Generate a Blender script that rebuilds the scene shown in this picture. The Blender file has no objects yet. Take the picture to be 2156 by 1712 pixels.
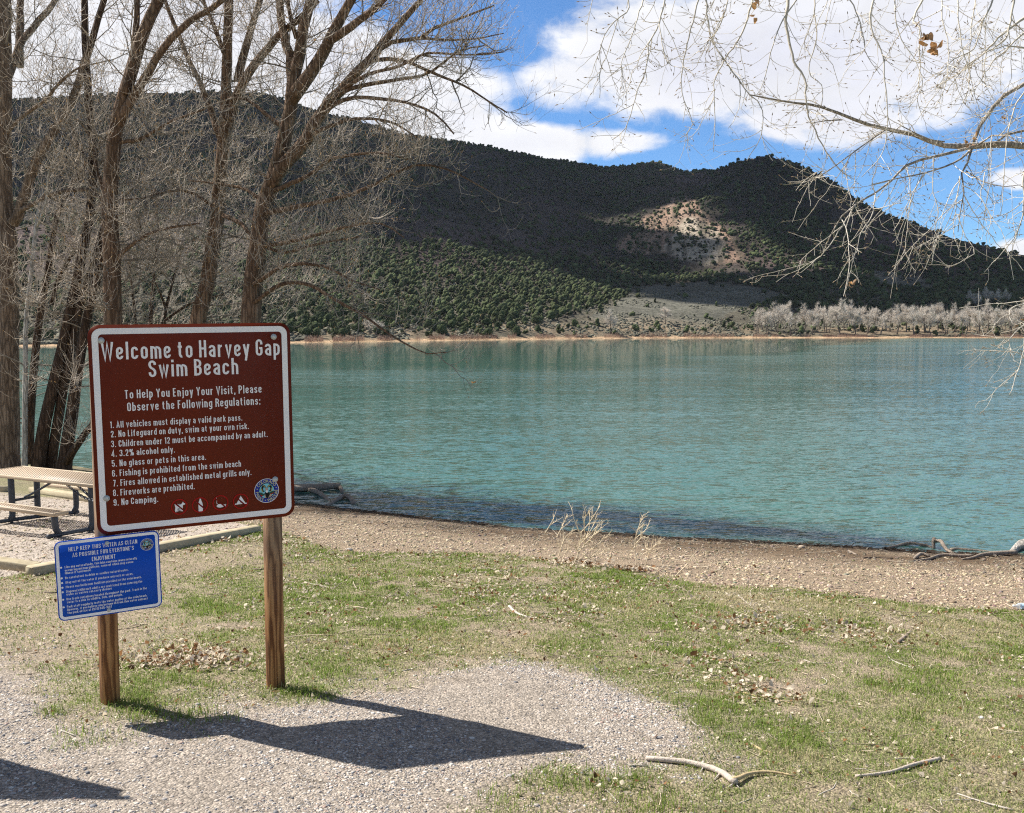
import bpy, bmesh, math, random
import numpy as np
from mathutils import Vector, Matrix

# ------------------------------------------------------------------ camera, sky, sun, exposure
scene = bpy.context.scene
COL = scene.collection
CAM_H = 2.2
PITCH = math.atan(158 / 2000)
cam_data = bpy.data.cameras.new('camera')
cam = bpy.data.objects.new('camera', cam_data)
COL.objects.link(cam)
cam.location = (0, 0, CAM_H)
cam.rotation_euler = (math.pi / 2 - PITCH, 0, 0)
cam_data.sensor_width = 36.0
cam_data.lens = 36.0 * 2000 / 2156
cam_data.clip_start = 0.1
cam_data.clip_end = 8000
scene.camera = cam
scene.view_settings.view_transform = 'Standard'
scene.view_settings.look = 'None'
scene.view_settings.gamma = 1.0
scene.cycles.use_denoising = False
scene.cycles.filter_width = 1.15
scene.cycles.sample_clamp_indirect = 4.0
scene.view_settings.exposure = 0.80

SUN_ELEV = math.radians(49.5)
SUN_DIR = Vector((-0.914 * math.cos(SUN_ELEV), 0.406 * math.cos(SUN_ELEV), math.sin(SUN_ELEV))).normalized()
sun_data = bpy.data.lights.new('sun', 'SUN')
sun_data.energy = 5.0
sun_data.angle = math.radians(0.53)
sun_data.color = (1.0, 0.95, 0.87)
sun = bpy.data.objects.new('sun', sun_data)
COL.objects.link(sun)
sun.rotation_euler = SUN_DIR.to_track_quat('Z', 'Y').to_euler()


# ---- node helpers
class NT:
    def __init__(s, tree):
        s.t = tree

    def n(s, typ, ins=None, **props):
        nd = s.t.nodes.new(typ)
        for k, v in props.items():
            setattr(nd, k, v)
        for k, v in (ins or {}).items():
            s.set(nd.inputs[k], v)
        return nd

    def set(s, sock, v):
        if isinstance(v, bpy.types.NodeSocket):
            s.t.links.new(v, sock)
        elif isinstance(v, bpy.types.Node):
            s.t.links.new(v.outputs[0], sock)
        else:
            if sock.type == 'RGBA' and len(v) == 3:
                v = (*v, 1.0)
            sock.default_value = v

    def math(s, op, a, b=None, c=None, clamp=False):
        nd = s.t.nodes.new('ShaderNodeMath')
        nd.operation = op
        nd.use_clamp = clamp
        for i, v in enumerate((a, b, c)):
            if v is not None:
                s.set(nd.inputs[i], v)
        return nd.outputs[0]

    def mix(s, f, a, b, blend='MIX'):
        nd = s.t.nodes.new('ShaderNodeMix')
        nd.data_type = 'RGBA'
        nd.blend_type = blend
        s.set(nd.inputs[0], f)
        s.set(nd.inputs[6], a)
        s.set(nd.inputs[7], b)
        return nd.outputs[2]

    def ramp(s, f, stops, interp='LINEAR'):
        nd = s.t.nodes.new('ShaderNodeValToRGB')
        cr = nd.color_ramp
        cr.interpolation = interp
        while len(cr.elements) < len(stops):
            cr.elements.new(0.5)
        for e, (p, c) in zip(cr.elements, stops):
            e.position = p
            e.color = (c, c, c, 1) if isinstance(c, (int, float)) else (*c, 1)
        s.set(nd.inputs[0], f)
        return nd.outputs[0]

    def step(s, v, lo, hi):
        nd = s.t.nodes.new('ShaderNodeMapRange')
        nd.interpolation_type = 'SMOOTHSTEP'
        s.set(nd.inputs[0], v)
        s.set(nd.inputs[1], lo)
        s.set(nd.inputs[2], hi)
        return nd.outputs[0]

    def noise(s, vec, scale, detail=4, rough=0.55, dist=0.0, out=0):
        nd = s.n('ShaderNodeTexNoise', {'Scale': scale, 'Detail': detail, 'Roughness': rough, 'Distortion': dist})
        if vec is not None:
            s.set(nd.inputs['Vector'], vec)
        return nd.outputs[out]

    def mapping(s, vec, scale=(1, 1, 1), loc=(0, 0, 0), rot=(0, 0, 0)):
        return s.n('ShaderNodeMapping', {'Vector': vec, 'Scale': scale, 'Location': loc, 'Rotation': rot}).outputs[0]


def new_mat(name):
    m = bpy.data.materials.new(name)
    m.use_nodes = True
    m.node_tree.nodes.clear()
    t = NT(m.node_tree)
    out = t.n('ShaderNodeOutputMaterial')
    return m, t, out


def simple_mat(name, col, rough=0.7, var=0.15, vscale=20, metallic=0.0, bump=0.0, spec=0.5):
    m, t, out = new_mat(name)
    oc = t.n('ShaderNodeTexCoord').outputs['Object']
    nz = t.noise(oc, vscale, 5, 0.6)
    c = t.mix(nz, tuple(x * (1 - var) for x in col), tuple(min(1, x * (1 + var)) for x in col))
    p = t.n('ShaderNodeBsdfPrincipled', {'Base Color': c, 'Roughness': rough, 'Metallic': metallic, 'Specular IOR Level': spec})
    if bump:
        b = t.n('ShaderNodeBump', {'Height': t.noise(oc, vscale * 2, 5, 0.65), 'Strength': bump, 'Distance': 0.01})
        t.set(p.inputs['Normal'], b.outputs[0])
    t.set(out.inputs[0], p)
    return m


def attr_mat(name, rough=0.8, trans=0.0, spec=0.3, vary=0.0, vscale=3.0):
    """colour from the mesh's own 'col' attribute (material colour of each blade / stone / leaf)"""
    m, t, out = new_mat(name)
    c = t.n('ShaderNodeAttribute', attribute_name='col').outputs['Color']
    if vary:
        g = t.n('ShaderNodeNewGeometry').outputs['Position']
        nz = t.noise(g, vscale, 4, 0.6)
        c = t.mix(1.0, c, t.ramp(nz, [(0.25, 1 - vary), (0.75, 1 + vary)]), 'MULTIPLY')
    p = t.n('ShaderNodeBsdfPrincipled', {'Base Color': c, 'Roughness': rough, 'Specular IOR Level': spec})
    sh = p.outputs[0]
    if trans:
        tr = t.n('ShaderNodeBsdfTranslucent', {'Color': c})
        mx = t.n('ShaderNodeMixShader', {0: trans, 1: sh, 2: tr.outputs[0]})
        sh = mx.outputs[0]
    t.set(out.inputs[0], sh)
    return m


# ---- world: Nishita sky with procedural clouds placed by direction
world = bpy.data.worlds.new('World')
scene.world = world
world.use_nodes = True
wt = NT(world.node_tree)
world.node_tree.nodes.clear()
wout = wt.n('ShaderNodeOutputWorld')
sky = wt.n('ShaderNodeTexSky', sky_type='NISHITA', sun_disc=False, sun_elevation=SUN_ELEV,
           sun_rotation=math.atan2(SUN_DIR.x, SUN_DIR.y), altitude=1900, air_density=1.0, dust_density=0.2, ozone_density=3.0)
dirv = wt.n('ShaderNodeTexCoord').outputs['Generated']
sx = wt.n('ShaderNodeSeparateXYZ', {0: dirv})
skycol = wt.mix(1.0, sky.outputs[0], wt.mix(wt.step(sx.outputs[2], .3, .7), (0.64, 0.92, 1.14), (.98, .80, .64)), 'MULTIPLY')
yy = wt.math('MAXIMUM', wt.math('ABSOLUTE', sx.outputs[1]), 0.12)
uu = wt.math('DIVIDE', sx.outputs[0], yy)
vv = wt.math('DIVIDE', sx.outputs[2], yy)
uv = wt.n('ShaderNodeCombineXYZ', {0: uu, 1: vv, 2: 0.0}).outputs[0]
warp = wt.noise(wt.mapping(uv, (1, 1.6, 1)), 5.0, 9, 0.58, 0.2)
warp2 = wt.noise(wt.mapping(uv, (1, 1.5, 1), (3, 1, 0)), 1.7, 3, 0.5)
# (centre u, centre v, radius u, radius v, weight)
def cl(px, py, rx, ry, w=1.0):
    return ((px - 1078) / 2000, (698 - py) / 2000 * 0.975, rx / 2000, ry / 2000, w)
CLOUDS = [cl(250, 30, 520, 330, 1.3), cl(720, 175, 400, 125, 1.1), cl(-400, 60, 500, 400, 1.2), cl(910, 260, 210, 85), cl(1120, 300, 300, 44, 1.0), cl(1290, 298, 150, 30, .8),
          cl(1130, 335, 130, 16, 0.6), cl(1480, 120, 400, 165, 1.25), cl(1750, 90, 520, 185, 1.25), cl(1660, 235, 290, 85, 1.0),
          cl(1230, 165, 170, 75, .9), cl(2150, 20, 350, 130, 1.1), cl(2150, 525, 95, 30, 1.1), cl(2140, 375, 70, 26, .8), cl(2400, 480, 260, 70, 1.0), cl(-100, 330, 500, 150, 1.0),
          cl(900, -900, 1500, 350, 1.0), cl(2600, -500, 900, 300, 1.0), cl(-1400, -300, 900, 500, 1.0)]
acc = None
for (cu, cv, ru, rv, w) in CLOUDS:
    a = wt.math('DIVIDE', wt.math('SUBTRACT', uu, cu), ru)
    b = wt.math('DIVIDE', wt.math('SUBTRACT', vv, cv), rv)
    d2 = wt.math('ADD', wt.math('MULTIPLY', a, a), wt.math('MULTIPLY', b, b))
    g = wt.math('MULTIPLY', wt.math('SUBTRACT', 1.0, d2), w)
    g = wt.math('MAXIMUM', g, -1.0)
    acc = g if acc is None else wt.math('SMOOTH_MAX', acc, g, 0.25)
warp3 = wt.noise(wt.mapping(uv, (1, 1.5, 1), (7, 3, 0)), 15.0, 8, 0.62, 0.3)
field = wt.math('ADD', acc, wt.math('ADD', wt.math('MULTIPLY', wt.math('SUBTRACT', warp, 0.5), 2.3), wt.math('MULTIPLY', wt.math('SUBTRACT', warp3, 0.5), 1.5)))
high = wt.step(wt.math('ADD', wt.math('MULTIPLY', wt.math('SUBTRACT', wt.noise(dirv, 2.2, 6, .6), .5), 3.0), wt.step(sx.outputs[2], .35, .6)), .75, 1.4)
mask = wt.math('MAXIMUM', wt.step(field, 0.0, 0.7), wt.math('MULTIPLY', high, wt.step(sx.outputs[2], .36, .5)))
mask = wt.math('MULTIPLY', mask, wt.step(sx.outputs[2], 0.0, 0.02))
thick = wt.step(wt.math('ADD', field, wt.math('MULTIPLY', wt.math('SUBTRACT', warp2, 0.5), 3.0)), 0.5, 2.2)
ccol = wt.mix(thick, (0.96, 0.965, 1.0), (0.73, 0.745, 0.86))
ccol = wt.mix(1.0, ccol, wt.ramp(warp3, [(.3, .88), (.65, 1.06)]), 'MULTIPLY')
under_ = wt.math('MULTIPLY', wt.step(sx.outputs[2], .62, .34), wt.step(sx.outputs[1], -.35, .1))
ccol = wt.mix(under_, (.34, .335, .35), ccol)
skybg = wt.n('ShaderNodeBackground', {'Color': skycol, 'Strength': 0.082})
clbg = wt.n('ShaderNodeBackground', {'Color': ccol, 'Strength': 0.60})
wmix = wt.n('ShaderNodeMixShader', {0: mask, 1: skybg.outputs[0], 2: clbg.outputs[0]})
wt.set(wout.inputs[0], wmix)

# ------------------------------------------------------------------ geometry helpers
rng = np.random.default_rng(11)
random.seed(5)
CP, SP = math.cos(PITCH), math.sin(PITCH)


def ray(px, py):
    dx = np.asarray(px, float) - 1078
    dy = np.asarray(py, float) - 856
    return dx, CP * 2000 - SP * dy, SP * 2000 + CP * dy


def at(px, py, Y):
    """point at forward distance Y that the photo shows at (px, py)"""
    dx, f, d = ray(px, py)
    t = np.asarray(Y, float) / f
    return np.stack([dx * t, f * t, CAM_H - d * t], -1)


def atz(px, py, z):
    dx, f, d = ray(px, py)
    t = (CAM_H - z) / d
    return np.stack([dx * t, f * t, CAM_H - d * t], -1)


def pix(P):
    P = np.asarray(P, float)
    z = P[..., 2] - CAM_H
    d = P[..., 1] * CP - z * SP
    u = P[..., 1] * SP + z * CP
    return 1078 + 2000 * P[..., 0] / d, 856 - 2000 * u / d


def norm(v):
    return v / np.maximum(np.linalg.norm(v, axis=-1, keepdims=True), 1e-9)


def _h(ix, iy, iz):
    n = (ix * 374761393 + iy * 668265263 + iz * 2147483647 + 974711) & 0xFFFFFFFF
    n = ((n ^ (n >> 13)) * 1274126177) & 0xFFFFFFFF
    n = n ^ (n >> 16)
    return (n & 0xFFFFFF) / float(0xFFFFFF)


def vnoise(x, y, z=0.0):
    x, y, z = np.broadcast_arrays(np.asarray(x, float), np.asarray(y, float), np.asarray(z, float))
    i, j, k = np.floor(x).astype(np.int64), np.floor(y).astype(np.int64), np.floor(z).astype(np.int64)
    fx, fy, fz = x - i, y - j, z - k
    fx, fy, fz = fx * fx * (3 - 2 * fx), fy * fy * (3 - 2 * fy), fz * fz * (3 - 2 * fz)
    r = 0
    for a in (0, 1):
        for b in (0, 1):
            for c in (0, 1):
                r = r + _h(i + a, j + b, k + c) * (fx if a else 1 - fx) * (fy if b else 1 - fy) * (fz if c else 1 - fz)
    return r


def fbm(x, y, z=0.0, o=4):
    r, a, s = 0, 0.5, 0
    for q in range(o):
        r = r + a * vnoise(np.asarray(x) * 2 ** q + 17.3 * q, np.asarray(y) * 2 ** q - 9.1 * q, np.asarray(z) * 2 ** q)
        s += a
        a *= 0.5
    return r / s


def inpoly(x, y, poly):
    poly = np.asarray(poly)
    r = np.zeros(np.shape(x), bool)
    j = len(poly) - 1
    for i in range(len(poly)):
        xi, yi, xj, yj = *poly[i], *poly[j]
        c = ((yi > y) != (yj > y)) & (x < (xj - xi) * (y - yi) / (yj - yi + 1e-12) + xi)
        r ^= c
        j = i
    return r


ORIGIN = {}


def tag(o, label=None, cat=None, group=None, kind=None):
    if label: o['label'] = label
    if cat: o['category'] = cat
    if group: o['group'] = group
    if kind: o['kind'] = kind
    return o


def thing(name, label, cat, loc=(0, 0, 0), group=None):
    o = bpy.data.objects.new(name, None)
    o.empty_display_size = 0.1
    COL.objects.link(o)
    o.location = loc
    ORIGIN[o.name] = np.array(loc, float)
    return tag(o, label, cat, group)


def make_mesh(name, V, F, col=None, smooth=False):
    """V (N,3); F list of (M,k) index arrays; col (N,3)"""
    me = bpy.data.meshes.new(name)
    V = np.asarray(V, np.float32)
    F = [np.asarray(f, np.int32) for f in (F if isinstance(F, list) else [F]) if len(f)]
    me.vertices.add(len(V))
    me.vertices.foreach_set('co', V.ravel())
    loops = np.concatenate([f.ravel() for f in F])
    sizes = np.concatenate([np.full(len(f), f.shape[1], np.int32) for f in F])
    me.loops.add(len(loops))
    me.loops.foreach_set('vertex_index', loops)
    me.polygons.add(len(sizes))
    starts = np.concatenate([[0], np.cumsum(sizes)[:-1]]).astype(np.int32)
    me.polygons.foreach_set('loop_start', starts)
    if smooth:
        me.polygons.foreach_set('use_smooth', np.ones(len(sizes), bool))
    me.update(calc_edges=True)
    me.validate()
    if col is not None:
        a = me.attributes.new('col', 'FLOAT_COLOR', 'POINT')
        c4 = np.ones((len(V), 4), np.float32)
        c4[:, :3] = col
        a.data.foreach_set('color', c4.ravel())
    return me


def obj(name, V, F, mat, parent=None, col=None, smooth=False):
    V = np.asarray(V, float)
    org = ORIGIN.get(parent.name, np.zeros(3)) if parent else np.zeros(3)
    me = make_mesh(name, V - org, F, col, smooth)
    me.materials.append(mat)
    o = bpy.data.objects.new(name, me)
    COL.objects.link(o)
    if parent:
        o.parent = parent
        ORIGIN[o.name] = org
    return o


class MB:
    """collects several shapes into one mesh"""
    def __init__(s):
        s.V, s.F, s.C, s.n = [], [], [], 0

    def add(s, V, F, col=None):
        V = np.asarray(V, float)
        s.V.append(V)
        for f in (F if isinstance(F, list) else [F]):
            s.F.append(np.asarray(f, np.int64) + s.n)
        if col is not None:
            s.C.append(np.broadcast_to(np.asarray(col, float), V.shape))
        s.n += len(V)

    def build(s, name, mat, parent=None, smooth=False):
        return obj(name, np.concatenate(s.V), s.F, mat, parent, np.concatenate(s.C) if s.C else None, smooth)


def box_frame(o, ax, ay, az, size, bev=0.0):
    """box with a corner-centred origin o, axes ax ay az (unit), chamfered along its long edges"""
    sx_, sy_, sz_ = size
    b = bev
    if b <= 0:
        pts = [(x, y, z) for z in (0, sz_) for (x, y) in ((0, 0), (sx_, 0), (sx_, sy_), (0, sy_))]
        F = [[(0, 3, 2, 1), (4, 5, 6, 7), (0, 1, 5, 4), (1, 2, 6, 5), (2, 3, 7, 6), (3, 0, 4, 7)]]
    else:
        ring = [(b, 0), (sx_ - b, 0), (sx_, b), (sx_, sy_ - b), (sx_ - b, sy_), (b, sy_), (0, sy_ - b), (0, b)]
        inr = [(min(max(x, b), sx_ - b), min(max(y, b), sy_ - b)) for x, y in ring]
        pts = [(*inr[i], 0) for i in range(8)] + [(*ring[i], b) for i in range(8)] + [(*ring[i], sz_ - b) for i in range(8)] + [(*inr[i], sz_) for i in range(8)]
        q = []
        for l in range(3):
            for i in range(8):
                j = (i + 1) % 8
                q.append((l * 8 + i, l * 8 + j, l * 8 + 8 + j, l * 8 + 8 + i))
        F = [q, [tuple(range(7, -1, -1)), tuple(range(24, 32))]]
    P = np.asarray(pts, float)
    V = np.asarray(o, float) + P[:, :1] * np.asarray(ax, float) + P[:, 1:2] * np.asarray(ay, float) + P[:, 2:] * np.asarray(az, float)
    return V, F


def smooth_path(P, R, step):
    """Catmull-Rom resample of a polyline with radii"""
    P = np.asarray(P, float)
    R = np.asarray(R, float)
    Q = np.concatenate([[2 * P[0] - P[1]], P, [2 * P[-1] - P[-2]]])
    op, orr = [], []
    for i in range(len(P) - 1):
        n = max(1, int(np.linalg.norm(P[i + 1] - P[i]) / step))
        t = (np.arange(n) / n)[:, None]
        a, b, c, d = Q[i], Q[i + 1], Q[i + 2], Q[i + 3]
        op.append(0.5 * (2 * b + (c - a) * t + (2 * a - 5 * b + 4 * c - d) * t ** 2 + (3 * b - a - 3 * c + d) * t ** 3))
        orr.append(R[i] + (R[i + 1] - R[i]) * t[:, 0])
    return np.concatenate(op + [P[-1:]]), np.concatenate(orr + [R[-1:]])


def tube(P, R, n=8, lump=0.0, cap=True, seed=0.0, furrow=0.0):
    P = np.asarray(P, float)
    R = np.asarray(R, float)
    T = norm(np.gradient(P, axis=0))
    d = norm(P[-1] - P[0])
    ref = np.array([0, 1.0, 0]) if abs(d[1]) < 0.8 else np.array([1.0, 0, 0])
    A = norm(np.cross(T, ref))
    B = np.cross(T, A)
    th = np.arange(n) / n * 2 * math.pi
    rr = np.repeat(R[:, None], n, 1)
    if lump:
        s = np.concatenate([[0], np.cumsum(np.linalg.norm(np.diff(P, axis=0), axis=1))])
        rr = rr * (1 + lump * (fbm(np.cos(th)[None] * 2.2 + seed, np.sin(th)[None] * 2.2 + s[:, None] * .9, s[:, None] * 1.3, 3) - 0.5) * 2)
        if furrow:
            rr = rr * (1 + furrow * (vnoise(np.cos(th)[None] * 7 + seed, np.sin(th)[None] * 7, s[:, None] * 1.6) - 0.5) * 2)
    V = P[:, None] + rr[..., None] * (np.cos(th)[None, :, None] * A[:, None] + np.sin(th)[None, :, None] * B[:, None])
    K = len(P)
    i = np.arange(K - 1)[:, None] * n
    j = np.arange(n)[None]
    k = (j + 1) % n
    F = [np.stack([i + j, i + k, i + n + k, i + n + j], -1).reshape(-1, 4)]
    V = V.reshape(-1, 3)
    if cap:
        F.append(np.array([list(range(n))[::-1], [(K - 1) * n + q for q in range(n)]]))
    return V, F


def tubes(P, R, n=3):
    """many equal-length polylines at once: P (N,K,3), R (N,K)"""
    N, K, _ = P.shape
    T = norm(np.gradient(P, axis=1))
    ref = np.where((np.abs(T[..., 1]) < 0.8)[..., None], np.array([0, 1.0, 0]), np.array([1.0, 0, 0]))
    ref = np.repeat(ref[:, :1], K, 1)
    A = norm(np.cross(T, ref))
    B = np.cross(T, A)
    th = np.arange(n) / n * 2 * math.pi
    V = P[:, :, None] + R[:, :, None, None] * (np.cos(th)[:, None] * A[:, :, None] + np.sin(th)[:, None] * B[:, :, None])
    base = (np.arange(N) * K * n)[:, None, None] + (np.arange(K - 1) * n)[None, :, None]
    j = np.arange(n)[None, None]
    k = (j + 1) % n
    F = np.stack([base + j, base + k, base + n + k, base + n + j], -1).reshape(-1, 4)
    return V.reshape(-1, 3), F


def spawn(P, R, n, Lr, rr, along, side, up, curl, K=5, jit=0.06, lo=0.1, hi=1.0, taper=0.75, curlvec=None, rel=True, wpow=1.0):
    """n child twigs on parent polylines P (N,K0,3)/R: returns (n,K,3),(n,K)"""
    seg = np.linalg.norm(np.diff(P, axis=1), axis=2).sum(1)
    w = seg ** wpow
    idx = rng.choice(len(P), n, p=w / w.sum())
    K0 = P.shape[1]
    f = rng.uniform(lo, hi, n) * (K0 - 1) * 0.9999
    i0 = f.astype(int)
    fr = (f - i0)[:, None]
    p0 = P[idx, i0] * (1 - fr) + P[idx, i0 + 1] * fr
    tg = norm(P[idx, i0 + 1] - P[idx, i0])
    pr = R[idx, i0]
    rnd = rng.normal(size=(n, 3))
    rnd -= (rnd * tg).sum(1, keepdims=True) * tg
    rnd = norm(rnd)
    d = norm(tg * along + rnd * side + np.array([0, 0, 1.0]) * up + rng.normal(size=(n, 3)) * 0.15)
    L = rng.uniform(*Lr, n) * (0.6 + 0.4 * (1 - f / (K0 - 1)))
    s = np.linspace(0, 1, K)[None, :, None]
    cv = np.array([0, 0, 1.0]) if curlvec is None else np.asarray(curlvec)
    c = cv * curl * rng.uniform(0.4, 1.3, (n, 1)) + rng.normal(size=(n, 3)) * 0.18
    Q = p0[:, None] + L[:, None, None] * (d[:, None] * s + c[:, None] * s ** 2)
    Q = Q + rng.normal(size=Q.shape) * jit * L[:, None, None] * np.minimum(s, 1) * 0.6
    r0 = rng.uniform(*rr, n)
    if rel:
        r0 = np.minimum(r0, pr * 0.8)
    RR = r0[:, None] * (1 - np.linspace(0, 1, K)[None] * taper)
    return Q, RR


def resamp(P, R, K):
    s = np.concatenate([[0], np.cumsum(np.linalg.norm(np.diff(P, axis=0), axis=1))])
    t = np.linspace(0, s[-1], K)
    return np.stack([np.interp(t, s, P[:, i]) for i in range(3)], -1), np.interp(t, s, R)


# ------------------------------------------------------------------ near ground surface
WATER_Z = -1.1
SHORE_PX = [(150, 978), (620, 1060), (1078, 1110), (1600, 1141), (2156, 1170)]
_sh = atz([p[0] for p in SHORE_PX], [p[1] for p in SHORE_PX], WATER_Z)
SHX = np.concatenate([[-400, -60, -22], _sh[:, 0], [14, 30, 80, 400]])
SHY = np.concatenate([[190, 62, 31], _sh[:, 1], [13.6, 15.5, 26, 90]])


def shore_y(x):
    return np.interp(x, SHX, SHY)


_ctrl = []
for px, py, z in [(228, 1480, -.01), (582, 1450, -.09), (830, 1605, -.01), (1240, 1580, -.09), (40, 1103, -.77), (130, 1215, -.56), (550, 1120, -.76),
                  (1078, 1165, -.86), (2156, 1290, -.72), (0, 1712, .05), (1078, 1712, 0.0), (2156, 1712, -.18)]:
    p = atz(px, py, z)
    _ctrl.append((p[0], p[1], z))
for p in _sh:
    _ctrl.append((p[0], p[1], WATER_Z))
    _ctrl.append((p[0] + .8, p[1] + 6, WATER_Z - .7))
_ctrl += [(-12, 4, 0), (-13, 11, -.4), (0, -6, .12), (14, 4, -.5), (14, 13.6, WATER_Z), (-20, -6, .1), (20, -6, -.3), (-22, 31, WATER_Z), (-26, 20, -.6), (26, 8, -.8)]
_ctrl = np.array(_ctrl)


def _U(r2):
    return np.where(r2 > 1e-9, r2 * np.log(np.maximum(r2, 1e-9)), 0)


_n = len(_ctrl)
_K = _U(((_ctrl[:, None, :2] - _ctrl[None, :, :2]) ** 2).sum(-1)) + np.eye(_n) * 0.02
_Pm = np.c_[np.ones(_n), _ctrl[:, :2]]
_A = np.block([[_K, _Pm], [_Pm.T, np.zeros((3, 3))]])
_wt = np.linalg.solve(_A, np.r_[_ctrl[:, 2], np.zeros(3)])


def gz(x, y):
    x = np.asarray(x, float)
    y = np.asarray(y, float)
    cx, cy = np.clip(x, -24, 24), np.clip(y, -6, 34)
    sh = x.shape
    q = np.stack([cx.ravel(), cy.ravel()], -1)
    out = np.empty(len(q))
    for a in range(0, len(q), 20000):
        b = q[a:a + 20000]
        out[a:a + 20000] = _U(((b[:, None] - _ctrl[None, :, :2]) ** 2).sum(-1)) @ _wt[:_n] + _wt[_n] + b @ _wt[_n + 1:]
    z = out.reshape(sh)
    d = y - shore_y(x)
    z = np.where(d > 0, np.minimum(z, WATER_Z - 0.005 - 0.10 * d), np.maximum(z, WATER_Z + np.minimum(0.05 * -d, 0.6)))
    z = np.where(d < -11, np.maximum(z, -.5), z)
    return np.clip(z, -8, 0.6) + 0.03 * (fbm(x * .8, y * .8, 3.1, 4) - .5)


def hit(px, py):
    px, py = np.asarray(px, float), np.asarray(py, float)
    z = np.full(px.shape, -.4)
    for _ in range(25):
        p = atz(px, py, z)
        z = z * .5 + gz(p[..., 0], p[..., 1]) * .5
    return atz(px, py, z)


def hpoly(pts):
    p = hit([a for a, b in pts], [b for a, b in pts])
    return p[:, :2]


GRAVEL = hpoly([(-500, 1330), (60, 1395), (110, 1440), (130, 1520), (230, 1545), (330, 1520), (430, 1500), (560, 1490), (700, 1470), (870, 1430), (1040, 1393), (1180, 1408), (1330, 1455),
                (1440, 1508), (1490, 1560), (1400, 1605), (1200, 1605), (1090, 1640), (1000, 1680), (950, 1740), (700, 2600), (-2500, 2600)])
PAD = hpoly([(-500, 1300), (68, 1204), (336, 1153), (551, 1112), (420, 1085), (230, 1060), (-60, 1032), (-500, 1010)])
BEACH = hpoly([(560, 1108), (640, 1135), (700, 1158), (760, 1163), (900, 1163), (1080, 1166), (1180, 1183), (1300, 1198), (1400, 1213), (1500, 1233), (1700, 1243), (1850, 1260), (2000, 1278),
               (2156, 1290), (2700, 1330), (2700, 1120), (2156, 1150), (1600, 1120), (1078, 1090), (620, 1040), (250, 985), (250, 1055), (420, 1085)])
DIRT1 = hpoly([(0, 1215), (120, 1215), (350, 1170), (560, 1130), (640, 1150), (560, 1190), (420, 1200), (350, 1260), (420, 1330), (300, 1390), (60, 1395), (-300, 1330), (-300, 1230)])
DIRT2 = hpoly([(1060, 1640), (1500, 1625), (1700, 1660), (1500, 1712), (1350, 1760), (950, 1760), (1000, 1690)])
LEAFY = [hpoly([(250, 1400), (300, 1350), (400, 1340), (490, 1350), (520, 1400), (400, 1430), (300, 1430)]), hpoly([(1430, 1390), (1500, 1400), (1660, 1460), (1690, 1490), (1560, 1500), (1450, 1430)]),
         hpoly([(1480, 1300), (1700, 1280), (1950, 1310), (1900, 1350), (1650, 1360), (1500, 1340)]), hpoly([(1150, 1180), (1290, 1195), (1420, 1210), (1400, 1222), (1200, 1205)]),
         hpoly([(340, 1170), (550, 1125), (600, 1130), (420, 1165)]), hpoly([(1000, 1190), (1250, 1230), (1250, 1330), (1050, 1330), (900, 1250)])]
STRAW = [hpoly([(1500, 1240), (2156, 1300), (2156, 1360), (1900, 1360), (1500, 1330)]), hpoly([(880, 1425), (1040, 1388), (1330, 1448), (1450, 1500), (1560, 1560), (1420, 1480), (1200, 1400), (1040, 1370)]),
         hpoly([(1500, 1560), (1900, 1600), (1800, 1690), (1450, 1640)])]


def soft(x, y, poly, amp=.22, k=5, sc=2.2):
    r = 0
    for q in range(k):
        ox = (fbm(x * sc + q * 7.7, y * sc, q * 1.7, 3) - .5) * 2 * amp * 2
        oy = (fbm(x * sc - q * 3.3, y * sc + 40, q * 2.1, 3) - .5) * 2 * amp * 2
        r = r + inpoly(x + ox, y + oy, poly)
    return r / k


def zones(x, y):
    """gravel, pad, beach, grass (0..1) at ground points"""
    g = .5 * soft(x, y, GRAVEL, .20, 5, 2.2) + .5 * soft(x, y, GRAVEL, .62, 7, 4.0)
    pad = inpoly(x, y, PAD).astype(float)
    be = soft(x, y, BEACH, .16)
    be = np.where((y > shore_y(x) - .4), 1.0, be)
    g = g * (1 - pad)
    be = be * (1 - pad)
    d1 = soft(x, y, DIRT1, .5)
    d2 = soft(x, y, DIRT2, .3)
    n1 = fbm(x * .9, y * .9, 5.5, 4)
    n2 = fbm(x * 3.2, y * 3.2, 8.5, 3)
    gr = np.clip(1 - 1.25 * g, 0, 1) * (1 - be) * (1 - pad)
    gr = gr * np.clip(.93 + (n2 - .5) * 2.6 + (n1 - .5) * 2.0, 0.04, 1)
    gr = gr * (1 - .72 * d1 * np.clip(.5 + (n2 - .35) * 3.2, 0, 1.1)) * (1 - .55 * d2)
    return g, pad, be, np.clip(gr, 0, 1)


def lin(a, b, n):
    return np.linspace(a, b, n, endpoint=False)


gxs = np.concatenate([-np.geomspace(420, 8.2, 46), lin(-8, 10, 280), np.geomspace(10, 420, 46)])
gys = np.concatenate([-np.geomspace(220, .5, 30) + 2.8, lin(2.4, 17.5, 240), 17.3 + np.geomspace(.3, 40, 40)])
GX, GY = np.meshgrid(gxs, gys, indexing='ij')
GZ = gz(GX, GY)
fine = np.clip((17 - GY) / 1, 0, 1) * (np.abs(GX - 1) < 9.5)
GZ = GZ + fine * 0.022 * (fbm(GX * 5, GY * 5, 1.2, 3) - .5)
zg, zp, zb, zr = zones(GX, GY)
nx, ny = GX.shape
ii = np.arange(nx - 1)[:, None] * ny + np.arange(ny - 1)[None]
GF = np.stack([ii, ii + ny, ii + ny + 1, ii + 1], -1).reshape(-1, 4)
c_soil = np.array([.32, .25, .18])
c_grav = np.array([.35, .30, .25])
c_pad = np.array([.44, .375, .315])
c_beach = np.array([.295, .225, .155])
c_sod = np.array([.21, .21, .10])
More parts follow.
